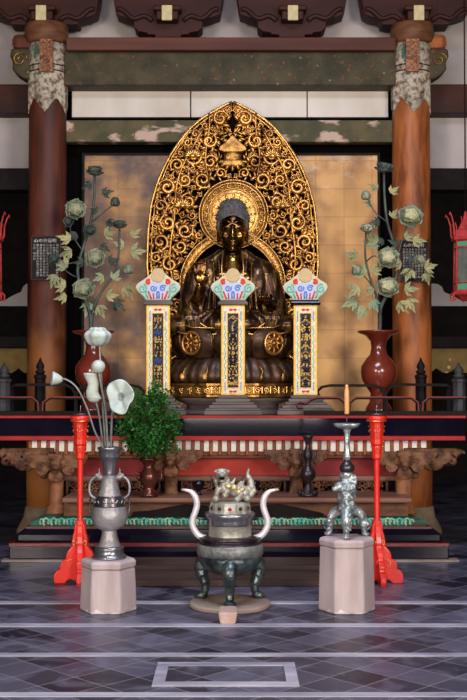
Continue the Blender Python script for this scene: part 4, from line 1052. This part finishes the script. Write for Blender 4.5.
# ------------------------------------------------------------------ lanterns
def lantern(cx, lab):
    Y = 9.2; f = Fr(cx, 303, Y); s = f.s; t = thing('hanging_lantern', lab, 'lantern', f.o)
    def hexp(r, u): return [(math.cos(PI/3*k+PI/6)*r, u, math.sin(PI/3*k+PI/6)*r) for k in range(6)]
    fr = MB()
    for u, r, q in ((12, 12.5, 1.0), (62, 11.5, 1.0), (20, 12.2, .7), (55, 11.8, .7)):
        pts = hexp(r, u); fr.tube([f(*p) for p in pts+[pts[0], pts[1]]], q*s, 6)
    for k in range(6):
        a = PI/3*k+PI/6; fr.tube([f(math.cos(a)*12.5, 12, math.sin(a)*12.5), f(math.cos(a)*11.5, 62, math.sin(a)*11.5)], 1.0*s, 6)
    fo = fr.build('frame', M['lantern_red'], t)
    for k in range(6):
        a0, a1 = PI/3*k+PI/6, PI/3*(k+1)+PI/6; pn = MB()
        q = [f(math.cos(a0)*11.5, 20, math.sin(a0)*11.5), f(math.cos(a1)*11.5, 20, math.sin(a1)*11.5), f(math.cos(a1)*11, 55, math.sin(a1)*11), f(math.cos(a0)*11, 55, math.sin(a0)*11)]
        pn.add(q, [(0,1,2,3)], False); pn.build('pane', M['lantern_pane'], t, thick=.004)
        pn = MB()
        for ua, ub in ((13, 19), (56, 61)):
            pn.add([f(math.cos(a0)*11.5, ua, math.sin(a0)*11.5), f(math.cos(a1)*11.5, ua, math.sin(a1)*11.5), f(math.cos(a1)*11.5, ub, math.sin(a1)*11.5), f(math.cos(a0)*11.5, ub, math.sin(a0)*11.5)], [(0,1,2,3)], False)
        pn.each('green_panel', M['lantern_green'], t, thick=.004)
        a = PI/3*k+PI/6; cr = MB(); c, sn = math.cos(a), math.sin(a)
        cr.tube([f(c*11, 62, sn*11), f(c*15, 68, sn*15), f(c*15.5, 78, sn*15.5), f(c*18, 86, sn*18), f(c*20.5, 90, sn*20.5), f(c*21, 87, sn*21)], [1.3*s, 1.2*s, .9*s, .8*s, .7*s, .5*s], 6)
        cr.tube([f(c*12, 68, sn*12), f(c*12, 76, sn*12), f(c*13.5, 80, sn*13.5)], .7*s, 5); cr.build('roof_curl', M['lantern_red'], t)
        cr = MB(); cr.tube([f(c*12, 12, sn*12), f(c*16, 8, sn*16), f(c*16, 3, sn*16), f(c*13.5, 2.5, sn*13.5), f(c*13, 5, sn*13)], [1.2*s, 1.1*s, .9*s, .7*s, .5*s], 6); cr.build('foot_curl', M['lantern_red'], t)
    MB().lathe(f(0,0), [(4,2),(9,6),(13.5,8),(14.5,10),(13,12),(2,12.5)], 6, sc=s, sm=False, rot=PI/6).build('base', M['lantern_red'], t)
    MB().lathe(f(0,0), [(12,61.5),(14.5,63),(15,65),(13.5,66),(13,72),(9,74),(3,84),(1,92)], 6, sc=s, sm=False, rot=PI/6).build('roof', M['lantern_red'], t)
    top = 5.7; MB().tube([f(0, 90), (f.o.x, Y, top)], .006, 6).build('hanging_cord', M['black_wood'], t)
lantern(466, 'red and green hexagonal lantern hanging at the right edge')
lantern(-11, 'red lantern mostly cut off at the left edge, only its curled tips showing')

# ------------------------------------------------------------------ potted bush and ledge things
f = Fr(149, 498, 8.46, ZL); s = f.s
pot = thing('copper_pot', 'dark copper footed pot holding the green bush on the altar ledge', 'pot', f.o)
MB().lathe(f(0,0), [(8.5,0),(9.4,1),(9.4,3.5),(6.5,6),(5,9),(6.5,12),(9,16),(9.8,20),(9,24),(6,28),(5,31),(7.5,35),(10.5,37),(10.5,38.5),(9,38.6),(5,35),(0.5,34)], 28, sc=s).build('pot_body', M['copper_pot'], pot)
for sg in (-1, 1): MB().tube([f(sg*8.5, 24), f(sg*12.5, 26), f(sg*12.5, 19), f(sg*9, 16)], .9*s, 6).build('handle', M['copper_pot'], pot)
bush = thing('leafy_bush', 'round green leafy branch bush standing in the copper pot', 'plant', f(0, 36))
rnd = random.Random(11); tw = MB(); tips = []
cb = f(2, 73, -8)
for k in range(85):
    a = rnd.uniform(0, 2*PI); el = rnd.uniform(-.85, 1.45); v = Vector((math.cos(a)*math.cos(el), math.sin(a)*math.cos(el)*.75, math.sin(el)))
    rr = rnd.uniform(.75, 1.08); tip = cb + Vector((v.x*33*rr, v.y*26*rr, v.z*(37 if v.z > 0 else 33)*rr))*s
    p0 = f(0, 36); mid = p0.lerp(tip, .5)+Vector((0, 0, 5*s)); pts = smoothpath([p0, mid, tip], 6); tw.tube(pts, [.9*s*(1-.8*i/len(pts)) for i in range(len(pts))], 5)
    tips.append(pts)
tw.build('branches', M['twig'], bush)
lv = MB()
for pts in tips:
    for i in range(4, len(pts)):
        for _ in range(7):
            c = pts[i] + Vector((rnd.gauss(0,1), rnd.gauss(0,1), rnd.gauss(0,1)))*3*s
            d = Vector((rnd.gauss(0,1), rnd.gauss(0,1), rnd.gauss(0,.7))).normalized(); n = Vector((rnd.gauss(0,.6), -.4+rnd.gauss(0,.6), 1)).normalized(); sd = d.cross(n).normalized(); L_ = rnd.uniform(3, 5)*s; W = L_*.26
            nn = sd.cross(d)
            lv.add([c, c+d*L_*.35+sd*W+nn*W*.3, c+d*L_*.75+sd*W*.8+nn*W*.3, c+d*L_, c+d*L_*.75-sd*W*.8+nn*W*.3, c+d*L_*.35-sd*W+nn*W*.3, c+d*L_*.5], [(0,1,6),(1,2,6),(2,3,6),(3,4,6),(4,5,6),(5,0,6)], True)
lv.build('foliage', M['leaf'], bush)

f = Fr(308, 498, 8.52, ZL); s = f.s
bc = thing('bronze_candlestick', 'small dark bronze candlestick standing on the altar ledge right of the centre', 'candlestick', f.o)
MB().lathe(f(0,0), [(9,0),(10,1.5),(8.5,4),(5,7),(3,10),(3.5,14),(7,18),(8,22),(7,26),(3.5,30),(3,34),(4.5,38),(5,42),(3.5,46),(2.4,50),(3,54),(5,58),(6,60),(5,61),(2,60)], 20, sc=s).build('candlestick_body', M['bronze_dark'], bc)
hm = MB()
for sg in (-1, 1): hm.tube([f(sg*3, 44), f(sg*7, 46), f(sg*8, 40), f(sg*5, 36), f(sg*7, 32)], [1.1*s, 1.2*s, 1.1*s, 1*s, .6*s], 6)
for k in range(8): hm.ell(f(math.cos(k*PI/4)*8, 3.5, math.sin(k*PI/4)*8), 2.2*s, 8)
hm.each('beast_handle', M['bronze_dark'], bc)
for cx, lab in ((198.5, 'small black lacquer cup on the altar ledge, left of the lion'), (254, 'small black lacquer cup on the altar ledge, right of the lion')):
    f = Fr(cx, 497.5, 8.6, ZL); mb = MB().lathe(f(0,0), [(3.5,0),(3.8,.8),(2,2),(2,4),(5,7),(6.5,11),(6.7,14),(6,14),(4.5,8),(.5,6)], 20, sc=f.s)
    t = solo(mb, 'lacquer_cup', M['black_lacquer'], lab, 'cup', f.o, 'black lacquer cups')

# ------------------------------------------------------------------ hexagonal pedestals
def pedestal(cx, hpx, lab):
    Y = 6.57; f = Fr(cx, 608, Y, 0); s = f.s
    t = thing('hexagonal_pedestal', lab, 'pedestal', f.o)
    b = MB().lathe(f(0,0), [(28.6,0),(28.2,hpx*.3),(26.9,hpx-8.5)], 6, sc=s, sm=False).build('pedestal_body', M['pedestal'], t, bevel=.012)
    c = MB().lathe(f(0,0), [(26,hpx-9),(27.6,hpx-7),(27.9,hpx-3),(26.2,hpx)], 6, sc=s, sm=False).build('cap', M['pedestal'], t, bevel=.01)
    return Fr(cx, 608, Y, hpx*s)
PL = pedestal(108.3, 51, 'shorter hexagonal stone pedestal under the pewter vase, left')
PR = pedestal(346.8, 72, 'taller hexagonal stone pedestal under the bronze candle holder, right')

# pewter vase
f = PL; s = f.s
f = Fr(109.3, 557.5, 6.57, PL.o.z)
v = thing('pewter_vase', 'large pewter altar vase with looped handles on the left pedestal', 'vase', f.o)
MB().lathe(f(0,0), [(17,0),(17.3,2),(15,3.5),(14.2,4),(14.2,9),(14.6,10),(13.5,11.5),(12.3,12)], 40, sc=s).build('foot_ring', M['pewter'], v)
MB().lathe(f(0,0), [(12,11.5),(10.5,14),(8.4,20),(7.2,26),(7.4,28)], 40, sc=s).build('foot', M['pewter_pale'], v)
MB().lathe(f(0,0), [(7,27),(9,28.5),(13,30.5),(16.5,34.5),(18.1,40),(17.8,45),(16,50.5),(15.2,52)], 40, sc=s).build('belly', M['pewter_pale'], v)
MB().lathe(f(0,0), [(15.6,51.5),(15.4,52.5),(13.4,60),(13.2,61.5),(12,62)], 40, sc=s).build('dark_band', M['pewter_dark'], v)
MB().lathe(f(0,0), [(11.5,61),(11.2,62),(9.2,70),(7.6,78),(7,82)], 40, sc=s).build('shoulder', M['pewter_pale'], v)
MB().lathe(f(0,0), [(6,81),(5.8,84),(6.2,88),(7.6,95),(9.6,99.5),(10.4,100),(10.8,101),(10.8,107),(12,108),(12.2,110),(11,110.3),(9.5,108),(5,96),(.5,90)], 40, sc=s).build('neck', M['pewter'], v)
for sg in (-1, 1):
    h = MB().tube(smoothpath([f(sg*7, 78), f(sg*12, 81), f(sg*17.5, 78), f(sg*20, 71), f(sg*19, 63), f(sg*14, 59)], 6), 1.3*s, 8).build('handle', M['pewter_pale'], v)
    kn = MB(); kn.ell(f(sg*9, 80, -1), (3.5*s, 3*s, 3*s)); kn.ell(f(sg*12.5, 82, -1), (2.5*s, 2*s, 2.4*s)); kn.tube([f(sg*9, 82), f(sg*10.5, 87), f(sg*9.5, 90)], [1.4*s, 1*s, .5*s], 6); kn.blob('beast_mask', M['pewter_pale'], h, .006, 1)
    MB().tube([f(sg*(17.5+math.sin(a*PI/12)*2.6), 52+math.cos(a*PI/12)*8.5, math.sin(a*PI/12)*1.5) for a in range(25)], .8*s, 6).build('hanging_ring', M['pewter_dark'], h)
bd = MB()
for k in range(12):
    a = 2*PI*k/12; bd.tube([f(math.cos(a)*14.4, 55, math.sin(a)*14.4), f(math.cos(a+.2)*14.0, 58, math.sin(a+.2)*14.0), f(math.cos(a+.35)*14.4, 55, math.sin(a+.35)*14.4)], 1.0*s, 6)
bd.build('band_relief', M['pewter'], v)

# metal lotus stems (all rise from the vase mouth)
def lstem(name, lab, pts, r=1.15):
    t = thing(name, lab, 'flower', P(*pts[0]), 'metal lotus stems in the pewter vase')
    q = smoothpath([P(*p) for p in pts], 7); MB().tube(q, r*6.57/F, 8).build('stem', M['lotus_stem'], t); return t
Yv = 6.57; s = Yv/F
t = lstem('lotus_bloom', 'bulbous pale metal lotus bloom, highest of the lotus stems', [(105.5,462,6.57),(105.5,447,6.56),(103,410,6.54),(101,375,6.5),(99.5,345,6.5)])
g = Fr(97.5, 348, 6.5); bl = MB()
def lump(v): return 1+.07*math.cos(math.atan2(v.y, v.x)*7)*(.3+.7*math.sqrt(max(0, 1-v.z*v.z)))+.04*math.sin(v.z*5)
bl.ell(g(0, 11), (13*g.s, 12*g.s, 9*g.s), 42, fn=lump)
for k in range(7): bl.ell(g(math.cos(k*.9)*5, 18, math.sin(k*.9)*5), (4*g.s, 4*g.s, 2.8*g.s), 10)
bl.build('bloom', M['lotus_pale'], t)
t = lstem('lotus_bud', 'small round ball-shaped metal lotus bud below the big bloom', [(107.5,462,6.55),(107.5,447,6.54),(105.5,410,6.5),(101,385,6.46),(98.5,370,6.45)])
g = Fr(98.3, 366.5, 6.43); MB().ell(g(0,0), (6.9*g.s, 6.9*g.s, 6.6*g.s), 24).build('bud', M['lotus_pale'], t)
t = lstem('lotus_leaf', 'rolled pale metal lotus leaf hanging beside the ball bud', [(103,462,6.58),(103,447,6.57),(99,415,6.52),(96,402,6.5),(94,396,6.5)], 1.0)
g = Fr(92.5, 386, 6.47); lf = MB()
def roll(u, v):
    a = (u-.5)*2*2.3; ww = (5.5+2.0*abs(v-.45)*2+1.0*math.sin(v*9+u*5))*g.s; x = math.sin(a)*ww*.9; d = -math.cos(a)*ww*.6
    return g(0,0)+Vector((x+(v-.5)*3*g.s, d, (.5-v)*26*g.s))
lf.grid(roll, 14, 14); lf.ell(g(1.5, -12.5, 0), (6*g.s, 4*g.s, 3.5*g.s), 14); lf.build('rolled_leaf', M['lotus_pale'], t, thick=.004)
t = lstem('lotus_flower', 'wide open trumpet-shaped pale metal lotus leaf facing the viewer', [(111,462,6.56),(111,447,6.55),(111.5,425,6.52),(113,410,6.5),(119,400,6.5)])
g = Fr(120.5, 396.5, 6.44); lf = MB(); Rm = ptilt((-.25, -1, .25))
def trum(u, v):
    a = u*2*PI; rr = v*(1+.07*math.sin(3*a+1)+.05*math.sin(5*a+2)); return g(0,0) + Rm @ Vector((math.cos(a)*rr*13.5*g.s, math.sin(a)*rr*18*g.s, (v**.55*8-6 + 1.2*math.sin(5*a)*v)*g.s))
lf.grid(trum, 40, 10); lf.build('open_leaf', M['lotus_pale'], t, thick=.005)
dk = MB(); dk.grid(lambda u, v: g(0,0) + Rm @ Vector((math.cos(u*2*PI)*v*3.2*g.s, (math.sin(u*2*PI)*v*4+.5)*g.s, (v**.6*3.5-4.6)*g.s)), 16, 4); dk.build('leaf_heart', M['lotus_grey'], t)
t = lstem('lotus_pod', 'pale funnel-shaped metal lotus pod on the stem bending left', [(104,462,6.55),(104,450,6.53),(95,432,6.5),(87,408,6.48),(77,388,6.46),(66,379.5,6.45),(58,379,6.45)], .95)
g = Fr(56, 379, 6.45); Rm = ptilt((-1, -.35, .15)); pd = MB()
pr = [(1.2,-7),(3,-5.5),(5,-2),(6.6,2.5),(7,4),(6,4.6),(.5,4.2)]; n = 20
pd.add([g(0,0)+Rm @ Vector((math.cos(2*PI*k/n)*r*g.s*(1+.05*math.sin(k*1.9)), math.sin(2*PI*k/n)*r*g.s, z*g.s)) for r, z in pr for k in range(n)], [(i*n+k, i*n+(k+1) % n, (i+1)*n+(k+1) % n, (i+1)*n+k) for i in range(len(pr)-1) for k in range(n)]+[tuple(range(n))])
pd.build('pod', M['lotus_pale'], t)

# ------------------------------------------------------------------ censer
YC = 6.66; f = Fr(230, 605, YC, 0); s = f.s
disc = solo(MB().lathe(f(0,0), [(39,0),(40.3,1.2),(40.3,4),(39.3,5.2),(1,5.2)], 56, sc=s), 'stone_disc', M['disc_stone'], 'round flat stone slab under the three-legged censer', 'slab', f.o, bevel=.003)
q = Fr(228, 0, 6.26, 0); k6 = 6.26/F
mb = MB(); mb.add([q(x, u, d) for x, u, d in ((-7.5,0,-18),(7.5,0,-18),(7,0,15),(-7,0,15),(-9.8,12,-17),(9.8,12,-17),(9,12,15),(-9,12,15))], [(0,3,2,1),(4,5,6,7),(0,1,5,4),(1,2,6,5),(2,3,7,6),(3,0,4,7)], False)
solo(mb, 'stone_block', M['pink_stone'], 'small pinkish stone block in front of the censer slab', 'block', q.o, bevel=.012)
cen = thing('incense_burner', 'three-legged bronze incense burner with lion lid and white S-shaped handles', 'censer', f(0, 5.2))
b0 = 5.2
def Z(y): return (605-y)*1.0+b0*0
MB().lathe(f(0,0), [(6,31),(18,33.5),(26,38.5),(30.8,45),(32.2,52)], 48, sc=s).build('bowl', M['bronze_green'], cen)
MB().lathe(f(0,0), [(31.8,51),(33,53),(33.2,57.5),(32.6,62),(30,63.5)], 48, sc=s).build('grey_band', M['band_grey'], cen)
MB().lathe(f(0,0), [(31,62.5),(31.4,63.5),(28,65.5),(27,66.5),(30.5,67.5),(30.8,69),(26,70),(22,70.5)], 48, sc=s).build('shoulder', M['bronze_dark'], cen)
MB().lathe(f(0,0), [(22,69),(21.4,71),(21.4,80.5),(22.3,81.5)], 48, sc=s).build('neck', M['bronze_pale'], cen)
MB().lathe(f(0,0), [(22,81),(23,82),(22.5,85),(23.8,88),(25,90),(25.3,92),(24.5,93.2),(20,93.5)], 48, sc=s).build('rim', M['pewter'], cen)
lid = MB().lathe(f(0,0), [(21.6,93),(22,94),(21.2,95.5),(20.6,101),(19.8,103.5),(16,104.5),(.5,105)], 12, sc=s, rot=PI/12, sm=False).build('lid', M['bronze_pale'], cen, bevel=.004)
hl = MB()
for k in range(12):
    a = PI/6*k; c = f(math.cos(a)*20.4, 98.5, math.sin(a)*20.6); hl.ell(c, (1.8*s, 1.8*s, 2*s), 8)
hl.each('lid_opening', M['bronze_dark'], lid)
red = MB(); red.ell(f(0, 98.5, -21.2), (1.9*s, .9*s, 1.9*s), 10); red.build('red_eyelet', M['sw_red'], lid)
for sg in (-1, 1):
    pts = [f(sg*x, u) for x, u in ((24,67.5),(28,68.5),(33,72),(37,79),(37.3,86),(34.5,94),(33,101),(34.3,108),(38,113),(42,114.8),(46,115.5))]
    h = MB().tube(smoothpath(pts, 5), [3.3*s]*35+[3.2*s, 3.1*s, 3*s, 2.9*s, 2.7*s, 2.5*s, 2.3*s, 2.1*s, 1.9*s, 1.8*s, 1.7*s, 1.6*s, 1.5*s, 1.4*s, 1.3*s, 1.1*s][:16], 10).build('handle', M['white_metal'], cen)
    MB().ell(f(sg*46.5, 115.6, 0), (2.6*s, 1.6*s, 1.5*s), 10).build('brass_tip', M['brass_worn'], h)
    MB().tube([f(sg*23, 86), f(sg*35.5, 88)], 1*s, 6).build('strut', M['bronze_green'], h)
for ai, a in enumerate((-PI/2, PI/6, 5*PI/6)):
    ca, sa = math.cos(a), math.sin(a); lg = MB(); Q = lambda r, u, t=0: f(ca*r - sa*t, u, sa*r + ca*t)
    lg.tube(smoothpath([Q(26, 46), Q(32.5, 41), Q(34, 34), Q(31, 26), Q(28.5, 19), Q(29.5, 12), Q(32, 8)], 4), [7*s]*4+[7.4*s]*4+[6.6*s]*4+[5.2*s]*4+[4.3*s]*4+[3.9*s]*4+[4.4*s], 12)
    lg.ell(Q(33, 8.6), (6.6*s, 6.6*s, 3.8*s))
    for tt in (-3.6, 0, 3.6): lg.ell(Q(37.5, 7, tt), (2.3*s, 2.3*s, 1.9*s), 10)
    for tt in (-4, 4): lg.ell(Q(34.5, 40, tt), (2.6*s, 2.6*s, 2.6*s), 10)
    lg.ell(Q(37, 35), (3*s, 3*s, 2.4*s), 10); lg.ell(Q(36.5, 41), (3.4*s, 3.4*s, 2*s), 10); lg.tube([Q(27, 16), Q(24, 20), Q(22.5, 21)], [2*s, 1.2*s, .5*s], 6)
    lg.blob('leg', M['bronze_green'], cen, .0055, 1)
# lion on the lid
g = Fr(230, 605, YC-.01, 0); G = lambda x, u, d=0: g(x, 105+u*.95, d)
L = MB(); s = g.s
L.tube(smoothpath([G(12, 9, 2), G(5, 10, 1), G(-2, 14, 0), G(-6, 19, -2)], 4), [6.5*s]*4+[6*s]*4+[5.5*s]*4+[5*s], 12)
L.ell(G(-8, 26, -3), (6*s, 6.5*s, 6*s)); L.ell(G(-8, 27.5, -8), (4*s, 4*s, 2.2*s)); L.ell(G(-8, 21.5, -7.5), (3.4*s, 3.6*s, 1.6*s))
L.ell(G(-8, 32, -2), (6*s, 4*s, 2*s))
for sg in (-1, 1):
    L.ell(G(-8+sg*6.2, 31, -2), (2.2*s, 1.6*s, 1.6*s), 10); L.ell(G(-8+sg*3, 30, -7.5), 1.4*s, 8); L.ell(G(-8+sg*5.5, 21, -1), (2.6*s, 2.6*s, 4*s), 10)
L.ell(G(-5, 14, -3), (6*s, 5.5*s, 7*s)); L.ell(G(13, 8, 2), (7.5*s, 7*s, 8*s))
L.tube([G(-11, 14, -4), G(-13.5, 7, -6), G(-13, 2, -8)], [3.4*s, 2.8*s, 3*s], 10); L.tube([G(-2, 12, -6), G(-4, 7, -9), G(-7, 6, -11)], [3*s, 2.6*s, 2.6*s], 10)
L.ell(G(-14, 3, -9), (4*s, 4.4*s, 3.6*s)); L.tube([G(12, 7, -5), G(8, 3, -9), G(5, 1.5, -11)], [4*s, 3.2*s, 2.6*s], 10); L.ell(G(17, 3, -6), (4*s, 4*s, 3.4*s))
L.tube(smoothpath([G(17, 8, 2), G(21, 14, 2), G(20, 22, 2), G(17.5, 27, 1), G(19, 34, 1)], 4), [3*s]*4+[3.6*s]*4+[2.8*s]*4+[1.6*s]*4+[.5*s], 10)
L.tube([G(20, 4, 2), G(24, 10, 2), G(22.5, 20, 2)], [3*s, 3*s, 1*s], 8)
for x, u, h in ((2, 17, 7), (8, 15, 6), (11, 14, 8)): L.tube([G(x, u, 1), G(x+2, u+h*.6, 1), G(x+3.5, u+h, 1)], [2*s, 1.5*s, .5*s], 8)
for k in range(10): L.ell(G(-8+math.cos(k*.63)*6.5, 20+math.sin(k*.63)*7, 1), 2.1*s, 8)
lion = L.blob('lion', M['bronze_pale'], lid, .005, 0)
mo = MB(); mo.ell(G(-8, 24.2, -9), (3.2*s, 2.4*s, 1.4*s), 12); mo.build('mouth', M['void'], lion)
gd = MB()
for x, u, d, r in ((-2, 16, -7.5, 4), (4, 14, -4.5, 4), (9, 9, -5, 3.5), (-4, 9, -10, 3), (12, 12, -3.8, 3.4)): gd.ell(G(x, u, d), (r*s, r*.6*s, r*.8*s), 10)
gd.build('gilt_patch', M['brass_worn'], lion)
for sg in (-1, 1):
    MB().tube(smoothpath([G(-1+sg*17-2, 8, 4), G(-1+sg*15-2, 18, 4), G(-1+sg*16-2, 24, 4), G(-1+sg*19.5-2, 27, 4)], 4), [.5*s]*2+[.9*s]*10+[.5*s], 6).build('ribbon', M['bronze_dark'], lid)

# ------------------------------------------------------------------ bronze candle holder
f = Fr(347.2, 536, 6.57, PR.o.z); s = f.s
ch = thing('candle_holder', 'pale bronze beast candle holder with trumpet stem on the right pedestal', 'candle holder', f.o)
Bz = MB(); rnd = random.Random(5)
for a in (-PI/2-.15, PI/6-.25, 5*PI/6+.1):
    ca, sa = math.cos(a), math.sin(a); Q = lambda r, u, t=0: f(ca*r - sa*t, u, sa*r + ca*t)
    Bz.tube(smoothpath([Q(5, 27), Q(12, 24), Q(17, 17), Q(17.5, 9), Q(18.5, 3)], 4), [5*s]*4+[5*s]*4+[4.2*s]*4+[3*s]*4+[3.2*s], 10)
    Bz.ell(Q(20, 2.2), (4.2*s, 4.2*s, 2.2*s), 10)
    for k in range(7):
        t_ = k/7; Bz.ell(Q(8+12*t_+rnd.uniform(-1,1), 28-14*t_+rnd.uniform(0,3), rnd.uniform(-4, 4)), rnd.uniform(1.6, 2.8)*s, 8); Bz.ell(Q(14+5*t_+rnd.uniform(-1,4), 24-20*t_, rnd.uniform(-5, 5)), rnd.uniform(1.2, 2.2)*s, 8)
    Bz.tube([Q(17, 12), Q(23, 15), Q(25, 19)], [1.6*s, 1.2*s, .4*s], 6); Bz.tube([Q(18, 7), Q(23, 7), Q(25, 10)], [1.4*s, 1.1*s, .4*s], 6)
Bz.ell(f(0, 30), (9*s, 9*s, 7*s)); Bz.ell(f(-1, 40, -1), (8*s, 8*s, 8*s)); Bz.ell(f(0, 50, 0), (9*s, 8*s, 8*s)); Bz.ell(f(-8, 50, -4), (5.5*s, 5*s, 5*s)); Bz.ell(f(-12.5, 48, -6), (3.6*s, 3.5*s, 2.8*s))
Bz.ell(f(5, 58, 0), (5*s, 5*s, 5*s)); Bz.ell(f(-4, 60, 0), (4*s, 4*s, 4*s)); Bz.ell(f(0, 62, 0), (6*s, 6*s, 5*s))
for k in range(60):
    a = rnd.uniform(0, 2*PI); Bz.ell(f(math.cos(a)*8.5, rnd.uniform(28, 60), math.sin(a)*8), rnd.uniform(1.4, 2.6)*s, 8)
Bz.blob('beast_base', M['bronze_silver'], ch, .0055, 0)
MB().lathe(f(0,0), [(4,62),(5,63.5),(6.6,65.5),(7.6,68),(7,71),(5,73.5),(3.5,75),(3.6,77)], 28, sc=s).build('knob', M['pewter_dark'], ch)
MB().lathe(f(0,0), [(3.6,76),(4,80),(3.1,84),(2.6,92),(2.5,98),(3,104),(4.6,108),(5,109.5)], 28, fn=lambda a, t: 1+.09*math.sin(6*a+t*5), sc=s).build('stem', M['bronze_silver'], ch)
MB().lathe(f(0,0), [(4,107),(8,108),(11.5,109.6),(13.4,112.2),(12.6,112.8),(9,110.8),(.5,109.8)], 36, fn=lambda a, t: 1+.09*math.sin(6*a)*min(1, t*2), sc=s).build('drip_tray', M['bronze_silver'], ch)
MB().tube([f(0, 109), f(0, 125)], [.8*s, .6*s], 8).build('spike', M['pewter_dark'], ch)
solo(MB().lathe(f(0,0), [(2.1,122),(2.4,123),(2.5,140),(2.3,146),(1.4,148),(1.6,151),(.3,151.5)], 16, sc=s), 'candle', M['candle'], 'pale orange candle on the spike of the bronze holder', 'candle', f(0, 122))

# ------------------------------------------------------------------ red candlesticks
def red_stick(cx, lab):
    Y = 7.45; f = Fr(cx, 578, Y, 0); s = f.s
    t = thing('red_candlestick', lab, 'candlestick', f.o, 'tall red lacquered candlesticks')
    MB().lathe(f(0,0), [(3.2,30),(3.6,60),(3.1,64),(3.0,122),(3.4,126)], 16, sc=s).build('pole', M['red_paint'], t)
    MB().lathe(f(0,0), [(3.6,122),(5,123.5),(5,128),(5.6,134),(5.4,136),(6.6,137.5),(6.4,142),(7.6,158),(8.2,160)], 8, sc=s, sm=False, rot=PI/8).build('tapered_head', M['red_paint'], t, bevel=.004)
    gd = MB()
    for k in range(4):
        a = PI/2*k; c, sn = math.cos(a), math.sin(a)
        for u in (130, 135, 140, 145, 150, 155): gd.ell(f(c*(5.6+(u-130)*.09), u, sn*(5.6+(u-130)*.09)), .8*s, 6)
    for k in range(8):
        a = PI/4*k+PI/8; r = 7.4; gd.tube([f(math.cos(a-.15)*r, 152, math.sin(a-.15)*r), f(math.cos(a)*r*1.04, 150.6, math.sin(a)*r*1.04), f(math.cos(a+.15)*r, 152, math.sin(a+.15)*r)], .5*s, 5)
    gd.each('gilt_stud', M['gold_bright'], t)
    MB().lathe(f(0,0), [(7.8,159.5),(9.8,160.5),(10,163),(10.2,164.5),(9,166)], 24, sc=s).build('collar', M['red_paint'], t)
    MB().lathe(f(0,0), [(9.9,159.6),(10.4,160.3),(9.9,161)], 24, sc=s).build('gilt_line', M['gold_bright'], t)
    MB().lathe(f(0,0), [(8.8,165.6),(10,167),(10,168),(8,167.4),(.5,167)], 24, sc=s).build('drip_dish', M['pewter_dark'], t)
    MB().tube([f(0, 167), f(0, 176)], [.6*s, .25*s], 6).build('spike', M['pewter'], t)
    # four carved cloud fins form the foot
    prof = [(0,62),(4.4,62),(4.6,58),(5.6,56),(6,50),(7.4,46),(8.4,40),(8.2,36),(10,34),(12.5,31),(14,27),(14,24),(17.5,22.5),(20,18),(19.6,14),(23,12.5),(25.6,8.5),(26,4),(25,0),(15,0),(12.5,3),(9,4),(5,2),(0,2)]
    for k, a in enumerate((-PI/2+.12, PI+.22, -.22+.06, PI/2+.1)):
        ca, sa = math.cos(a), math.sin(a); vs = []; n = len(prof); th_ = 3.0
        for tt in (-th_, th_):
            for r, u in prof: vs.append(f(ca*r - sa*tt, u, sa*r + ca*tt))
        fs = [tuple(range(n)), tuple(range(2*n-1, n-1, -1))]+[(i, (i+1) % n, (i+1) % n+n, i+n) for i in range(n)]
        fo = MB().add(vs, fs, False).build('foot', M['red_paint'], t, bevel=.006)
        gl = MB()
        for tt in (-3.3, 3.3):
            for (r, u, q_) in ((5.6, 40, 2), (10, 20, 3.4)):
                gl.tube([f(ca*(r+math.cos(j*.5-1.8)*q_) - sa*tt, u+math.sin(j*.5-1.8)*q_, sa*(r+math.cos(j*.5-1.8)*q_) + ca*tt) for j in range(9)], .42*s, 5)
        gl.each('gilt_curl', M['gold_bright'], fo)
        st = MB()
        for j in range(9): 
            u = 10+j*5.6
            st.ell(f(ca*(4+max(0, 24-u)*.6+1.2), u, sa*(4+max(0, 24-u)*.6+1.2)), .5*s, 5)
    return t
red_stick(79.8, 'tall red carved candlestick beside the left pedestal')
red_stick(377.2, 'tall red carved candlestick behind the right pedestal')
